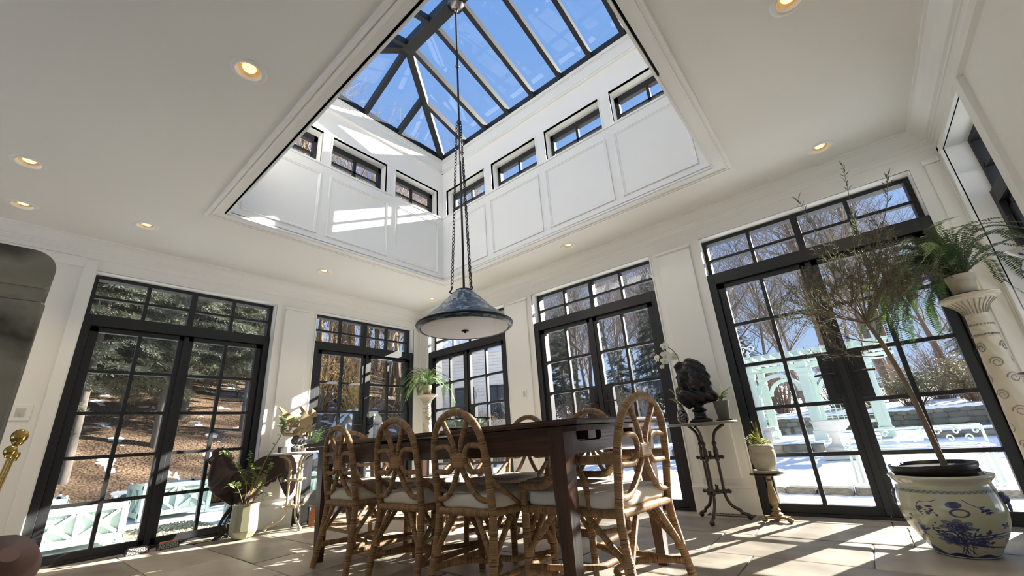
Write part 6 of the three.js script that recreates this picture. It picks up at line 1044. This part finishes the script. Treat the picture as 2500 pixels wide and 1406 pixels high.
// dry stone wall with snow on top
{
  const W = thing('stone_wall', 'long grey fieldstone garden wall topped with snow behind the pergola', 'wall', [0, 0, -20]); part('core', bx(-10, -0.2, -0.16, 8, 0.64, 0.12), M.mortar, W); reseed(71);
  const geos = [0, 1, 2, 3, 4].map((k) => { const g = mergeVertices(new THREE.IcosahedronGeometry(1, 2).deleteAttribute('normal').deleteAttribute('uv')), p = g.attributes.position; for (let i = 0; i < p.count; i++) { const v = V3(p.getX(i), p.getY(i), p.getZ(i)), f = 1 + 0.16 * perlin.noise(v.x * 1.7 + k * 5, v.y * 1.7, v.z * 1.7); const sq = (q) => Math.sign(q) * Math.pow(Math.abs(q), 0.6); p.setXYZ(i, sq(v.x) * f * 0.56, sq(v.y) * f * 0.56, v.z * f * 0.5); } g.computeVertexNormals(); return g; });
  for (let r = 0; r < 4; r++) { let x = -5.6 + rr(0, 0.2); while (x < 6.2) { const L = rr(0.24, 0.52), h = 0.185; const m = part('stone', geos[Math.floor(rnd() * 5)], M.wallstone[Math.floor(rnd() * 4)], W); m.position.set(x + L / 2, -0.02 + r * h * 0.96 + h / 2, 0.12); m.scale.set(L * 0.95, h * rr(0.95, 1.1), 0.16); m.rotation.z = rr(-0.08, 0.08); x += L; } }
  const s = bx(-10, 0.63, -0.3, 8, 0.74, 0.2, 0.04); part('snow_top', s, M.snow, W);
}
// stone steps and kerb stones
{
  reseed(31); const k = thing('stone_kerb', 'row of rough kerb stones showing through the trodden snow', 'kerb', [0, 0, 0]); let x = -1.9; while (x < 1.6) { const L = rr(0.18, 0.4), m = part('stone', bx(-0.5, -0.5, -0.5, 0.5, 0.5, 0.5, 0.12), M.wallstone[Math.floor(rnd() * 4)], k); m.position.set(x + L / 2, -0.12, -6.15 + rr(-0.03, 0.03)); m.scale.set(L * 0.95, 0.1, 0.2); m.rotation.y = rr(-0.12, 0.12); x += L; }
  for (const [x0, x1, z, h, l] of [[-4.5, -0.9, -12.6, 0.07, 'snow-covered stone step below the pergola'], [1.0, 5, -13.2, 0.2, 'stone step at the right of the terrace']]) { const s = thing('stone_step', l, 'step', [0, 0, z]); let xx = x0; while (xx < x1) { const L = rr(0.5, 1.1), e = Math.min(x1, xx + L); part('slab', bx(xx + 0.006, -0.15, -0.25, e - 0.006, h, 0.25, 0.02), M.wallstone[Math.floor(rnd() * 4)], s); xx += L; } part('snow_top', bx(x0, h, -0.27, x1, h + 0.05, 0.2, 0.02), M.snow, s); }
  const flag = thing('paving', 'wet flagstone edging outside the wide doors, clear of snow', 'paving', [0, 0, 0]); for (let i = 0; i < 7; i++) part('slab', bx(-1.35 + i * 0.36, -0.14, -4.78, -1.0 + i * 0.36, -0.075, -4.3, 0.01), M.wallstone[i % 4], flag);
}
// pergola
{
  const t = thing('pergola', 'pale green garden pergola with fluted square posts, arches and lattice panels', 'pergola', [0, 0.07, -14]), C = M.celadon;
  const post = (x, z, w = 0.24) => { const g = [bx(x - w * 0.62, 0, z - w * 0.62, x + w * 0.62, 0.26, z + w * 0.62, 0.015), bx(x - w / 2, 0.26, z - w / 2, x + w / 2, 1.78, z + w / 2, 0.008), bx(x - w * 0.58, 1.72, z - w * 0.58, x + w * 0.58, 1.78, z + w * 0.58, 0.008), bx(x - w * 0.66, 1.84, z - w * 0.66, x + w * 0.66, 1.92, z + w * 0.66, 0.01), bx(x - w * 0.56, 1.78, z - w * 0.56, x + w * 0.56, 1.84, z + w * 0.56), bx(x - w * 0.5, 1.92, z - w * 0.5, x + w * 0.5, 2.1, z + w * 0.5)]; const p = part('post', g, C, t); const f = []; for (let i = -1; i <= 1; i++) f.push(bx(x + i * w * 0.28 - 0.012, 0.36, z + w / 2 - 0.002, x + i * w * 0.28 + 0.012, 1.66, z + w / 2 + 0.014), bx(x + w / 2 - 0.002, 0.36, z + i * w * 0.28 - 0.012, x + w / 2 + 0.014, 1.66, z + i * w * 0.28 + 0.012)); part('flute', f, C, p).userData.kind = 'stuff'; };
  const FX = [-3.68, -2.36, -1.03, 0.33], rows = [0, -2.1];
  for (const z of rows) for (const x of FX) post(x, z, z ? 0.2 : 0.24);
  for (const z of rows) { part('beam', [bx(-4.4, 2.10, z - 0.07, 0.86, 2.27, z + 0.07, 0.008), plate([[0.86, 0], [1.12, 0.10], [1.12, 0.17], [0.86, 0.17]], 0.14).translate(0, 2.10, z).toNonIndexed()].map((g) => { g.deleteAttribute('uv'); return g; }), C, t); for (let i = 0; i < 3; i++) { const a = FX[i], b = FX[i + 1], o = [], n = 20, w = (b - a) / 2 - 0.11, cx = (a + b) / 2; for (let k = 0; k <= n; k++) { const q = Math.PI * (1 - k / n); o.push([cx + Math.cos(q) * w, 1.32 + Math.sin(q) * 0.52]); } for (let k = n; k >= 0; k--) { const q = Math.PI * (1 - k / n); o.push([cx + Math.cos(q) * (w - 0.10), 1.32 + Math.sin(q) * 0.42]); } part('arch', plate(o, 0.09).translate(0, 0, z), C, t); } }
  for (const x of FX) part('cross_beam', bx(x - 0.05, 2.12, -2.4, x + 0.05, 2.26, 0.3), C, t);
  for (let i = 0; i < 22; i++) { const x = -4.25 + i * 0.235; part('rafter', bx(x - 0.022, 2.27, -2.5, x + 0.022, 2.37, 0.38), C, t); }
  for (let i = 0; i < 9; i++) { const z = 0.28 - i * 0.33; part('slat', bx(-4.4, 2.37, z - 0.02, 0.95, 2.40, z + 0.02), C, t); }
  for (const [a, b] of [[-3.56, -2.48], [-0.92, 0.22]]) { const z = -2.1; for (let x = a; x <= b + 0.01; x += (b - a) / 8) part('lattice_bar', bx(x - 0.011, 0.42, z - 0.012, x + 0.011, 1.3, z + 0.004), C, t); for (let y = 0.42; y < 1.32; y += 0.125) part('lattice_bar', bx(a, y - 0.011, z - 0.006, b, y + 0.011, z + 0.016), C, t); part('rail', bx(a, 0.34, z - 0.03, b, 0.42, z + 0.03), C, t); }
  const wi = std({ name: 'white_iron', color: lin(0.72, 0.74, 0.75), roughness: 0.4 }), sc = solo('scroll_finial', [-1, 1].map((s) => { const p = []; for (let i = 0; i <= 24; i++) { const a = i * 0.3, r = 0.11 * (1 - i / 30); p.push(V3(s * (0.11 - Math.cos(a) * r), 0.2 + Math.sin(a) * r + 0.05, 0)); } return sweep([V3(0, 0, 0), ...p], 0.018, 6); }).concat([lathe([[0.02, 0], [0.05, 0.05], [0.03, 0.1], [0.06, 0.14], [0.02, 0.2]], 10)]), wi, 'white scrolled iron finial above the left end of the pergola', 'finial'); sc.position.set(-2.25, 2.48, -14);
}
// stone bench, urn and iron bench on the terrace
{
  const pale = std({ name: 'pale_limestone', color: lin(0.55, 0.53, 0.48), roughness: 0.85 });
  const b = thing('stone_bench', 'pale stone bench with a dentilled edge left of the pergola posts', 'bench', [-2.45, 0.05, -13.2]); part('seat', bx(-0.55, 0.36, -0.24, 0.55, 0.44, 0.24, 0.015), pale, b); part('edge', Array.from({ length: 22 }, (_, i) => bx(-0.53 + i * 0.049, 0.325, 0.19, -0.505 + i * 0.049, 0.36, 0.235)), pale, b).userData.kind = 'stuff'; for (const s of [-1, 1]) part('leg', bx(s * 0.36 - 0.08, 0, -0.2, s * 0.36 + 0.08, 0.36, 0.2, 0.02), pale, b);
  const u = thing('birdbath', 'grey stone urn birdbath standing before the pergola posts', 'birdbath', [-0.56, -0.13, -10.6]); part('base', bx(-0.27, 0, -0.27, 0.27, 0.14, 0.27, 0.02), pale, u); part('stem', lathe(smoothProfile([[0.2, 0.14], [0.22, 0.2], [0.09, 0.3], [0.07, 0.42], [0.12, 0.5]], 24), 24), pale, u); part('basin', lathe([[0.1, 0.5], [0.2, 0.53], [0.29, 0.62], [0.34, 0.7], [0.36, 0.71], [0.36, 0.73], [0.3, 0.72], [0.2, 0.62], [0.001, 0.58]], 32), pale, u);
  const ib = thing('iron_bench', 'pale green openwork iron bench standing in the snow', 'bench', [0.30, -0.13, -7.4]); const fr = std({ name: 'green_white_iron', color: lin(0.55, 0.62, 0.55), roughness: 0.5 });
  part('back_frame', [rod([-0.62, 0.60, 0], [0.72, 0.60, 0], 0.014, 6), rod([-0.62, 0.40, 0], [0.72, 0.40, 0], 0.014, 6), rod([-0.62, 0.40, 0], [-0.62, 0.60, 0], 0.014, 6), rod([0.72, 0.4, 0], [0.72, 0.6, 0], 0.014, 6)], fr, ib);
  for (let i = 0; i < 8; i++) for (const s of [-1, 1]) { const cx = -0.53 + i * 0.166, p = []; for (let k = 0; k <= 20; k++) { const a = k * 0.33, r = 0.045 * (1 - k / 28); p.push(V3(cx + s * (0.035 + Math.cos(a) * r * 0.8), 0.5 + s * 0.04 + Math.sin(a) * r, 0)); } part('scroll', sweep(p, 0.0095, 5), fr, ib); }
  for (let i = 0; i < 7; i++) part('seat_slat', bx(-0.62, 0.385, 0.05 + i * 0.055, 0.72, 0.40, 0.085 + i * 0.055, 0.004), fr, ib);
  for (const x of [-0.58, -0.52, 0.62, 0.68]) part('leg', rod([x, 0, x % 0.1 < 0 ? 0.4 : 0.35], [x, 0.40, 0.2], 0.016, 6), fr, ib);
}
// celadon planter boxes outside the west doors
function planterBox(x, z, w, d, h, turn, label) {
  const t = thing('planter_box', label, 'planter', [x, gh(x, z), z], turn, 'pale green cross-braced planter boxes'), C = M.celadon, b0 = 0.05;
  part('box', bx(-w / 2 + 0.02, b0 + 0.03, -d / 2 + 0.02, w / 2 - 0.02, h - 0.03, d / 2 - 0.02), C, t);
  const face = (L, place) => {
    const nP = L > 0.55 ? 2 : 1, post = 0.055; const g = [bx(-L / 2, h - 0.075, -0.012, L / 2, h, 0.014, 0.004), bx(-L / 2, b0, -0.012, L / 2, b0 + 0.08, 0.014, 0.004)];
    for (let i = 0; i <= nP; i++) { const x0 = lerp(-L / 2, L / 2 - post, i / nP); g.push(bx(x0, i % nP ? b0 : 0, -0.012, x0 + post, h, 0.016, 0.004)); }
    part('frame', g.map(place), C, t);
    for (let i = 0; i < nP; i++) { const xa = lerp(-L / 2, L / 2 - post, i / nP) + post, xb = lerp(-L / 2, L / 2 - post, (i + 1) / nP), ya = b0 + 0.08, yb = h - 0.075, cx = (xa + xb) / 2, cy = (ya + yb) / 2, LL = Math.hypot(xb - xa, yb - ya), an = Math.atan2(yb - ya, xb - xa);
      for (const s of [-1, 1]) part('cross_brace', place(bx(-LL / 2 + 0.01, -0.02, -0.008, LL / 2 - 0.01, 0.02, 0.008 + (s > 0 ? 0.004 : 0)).rotateZ(s * an).translate(cx, cy, 0)), C, t);
      part('rosette', place(new THREE.CylinderGeometry(0.042, 0.042, 0.014, 16).toNonIndexed().rotateX(Math.PI / 2).translate(cx, cy, 0.014)), std({ name: 'white_rosette', color: lin(0.7, 0.74, 0.68), roughness: 0.6 }), t);
      for (let k = 1; k < 4; k++) part('plank_joint', place(bx(lerp(xa, xb, k / 4) - 0.002, ya, -0.006, lerp(xa, xb, k / 4) + 0.002, yb, -0.0035)), C, t); }
  };
  face(w, (g) => g.translate(0, 0, d / 2)); face(w, (g) => g.rotateY(Math.PI).translate(0, 0, -d / 2)); face(d, (g) => g.rotateY(Math.PI / 2).translate(w / 2, 0, 0)); face(d, (g) => g.rotateY(-Math.PI / 2).translate(-w / 2, 0, 0));
  for (const sx of [-1, 1]) for (const sz of [-1, 1]) part('finial', [new THREE.SphereGeometry(0.022, 12, 8).translate(sx * (w / 2 - 0.02), h + 0.022, sz * (d / 2 - 0.02))], std({ name: 'white_finial', color: lin(0.75, 0.78, 0.74), roughness: 0.5 }), t);
  part('soil', bx(-w / 2 + 0.03, h - 0.04, -d / 2 + 0.03, w / 2 - 0.03, h - 0.028, d / 2 - 0.03), M.snow, t);
}
planterBox(-8.05, -0.85, 0.86, 0.86, 0.475, 0, 'pale green planter box closest to the west doors, two crossed panels facing the house');
planterBox(-10.1, -0.45, 0.9, 0.9, 0.50, 0, 'pale green planter box directly behind the closest one');
planterBox(-10.4, -2.3, 1.15, 1.0, 0.56, 0, 'wide pale green planter box in front of the boulder');
planterBox(-7.75, -2.85, 0.78, 0.62, 0.60, 0, 'pale green planter box behind the iron rooster');
planterBox(-7.9, -4.25, 0.85, 0.85, 0.55, 0, 'pale green planter box outside the second west doors');
{ const t = thing('gravel_strip', 'yellowish gravel showing through the snow beside the planters', 'gravel', [-7.0, -0.21, -1.75]); t.userData.kind = 'stuff'; reseed(14); const m = new THREE.InstancedMesh(new THREE.IcosahedronGeometry(0.016, 0), std({ name: 'pebble', color: lin(0.5, 0.44, 0.28), roughness: 0.9 }), 2600); m.name = 'pebbles'; m.userData.kind = 'stuff'; const m4 = new THREE.Matrix4(); for (let i = 0; i < 2600; i++) { m4.makeScale(rr(0.6, 1.4), rr(0.5, 0.9), rr(0.6, 1.4)).setPosition(rr(-1.6, 0.75), rr(0.005, 0.035), rr(-0.5, 0.45)); m.setMatrixAt(i, m4); } t.add(m); }
// white clapboard outbuilding seen through the corner doors
{
  const t = thing('outbuilding', 'white clapboard outbuilding with dark windows and a snowy roof to the northwest', 'building', [-14.9, 0.0, -14.6], 0.6), wh = std({ name: 'white_clapboard', color: lin(0.76, 0.72, 0.68), roughness: 0.7 });
  part('wall', bx(-2.6, -0.5, -2, 2.6, 4.6, 2), wh, t); for (let i = 0; i < 34; i++) part('clapboard', [bx(-2.63, -0.3 + i * 0.145, 2.0, 2.63, -0.17 + i * 0.145, 2.03 - 0.0)].map((g) => g), wh, t);
  for (const x of [-1.5, 0.2, 1.7]) { const f = part('window_frame', [bx(x - 0.45, 1.5, 2.02, x + 0.45, 1.58, 2.07), bx(x - 0.45, 2.9, 2.02, x + 0.45, 2.98, 2.07), bx(x - 0.45, 1.5, 2.02, x - 0.38, 2.98, 2.07), bx(x + 0.38, 1.5, 2.02, x + 0.45, 2.98, 2.07), bx(x - 0.03, 1.5, 2.02, x + 0.03, 2.98, 2.07)], M.black, t); part('pane', bx(x - 0.4, 1.55, 2.02, x + 0.4, 2.95, 2.04), std({ name: 'dark_glass', color: lin(0.05, 0.055, 0.06), roughness: 0.05 }), f); }
  part('roof', plate([[-2.5, 4.5], [2.5, 4.5], [0, 6.2]], 5.6).rotateY(Math.PI / 2), M.snow, t);
}
// fingertip of the person taking the picture, at the lower left edge of the view
{
  const t = thing('person', 'fingertip of the person holding the camera, at the lower left corner', 'person', [0, 0, 0]);
  const q = new THREE.Vector3(), at = (px, py, d) => V3((px - 1256.8) / 992 * d, (725.1 - py) / 992 * d, -d).applyEuler(camera.rotation).add(camera.position);
  const skin = std({ name: 'skin', color: lin(0.42, 0.26, 0.21), roughness: 0.6 });
  const tip = at(-6, 1382, 0.10), mid = at(-180, 1560, 0.102), end = at(-420, 1800, 0.106);
  part('finger', sweep([tip.clone().lerp(mid, -0.16), tip.clone().lerp(mid, -0.12), tip.clone().lerp(mid, 0.0), tip.clone().lerp(mid, 0.25), mid, end], (s) => (s === 0 ? 0.002 : s < 0.25 ? 0.0058 : s < 0.45 ? 0.0079 : s < 0.65 ? 0.0086 : 0.0088), 20), skin, t);
}
renderer.render(scene, camera);
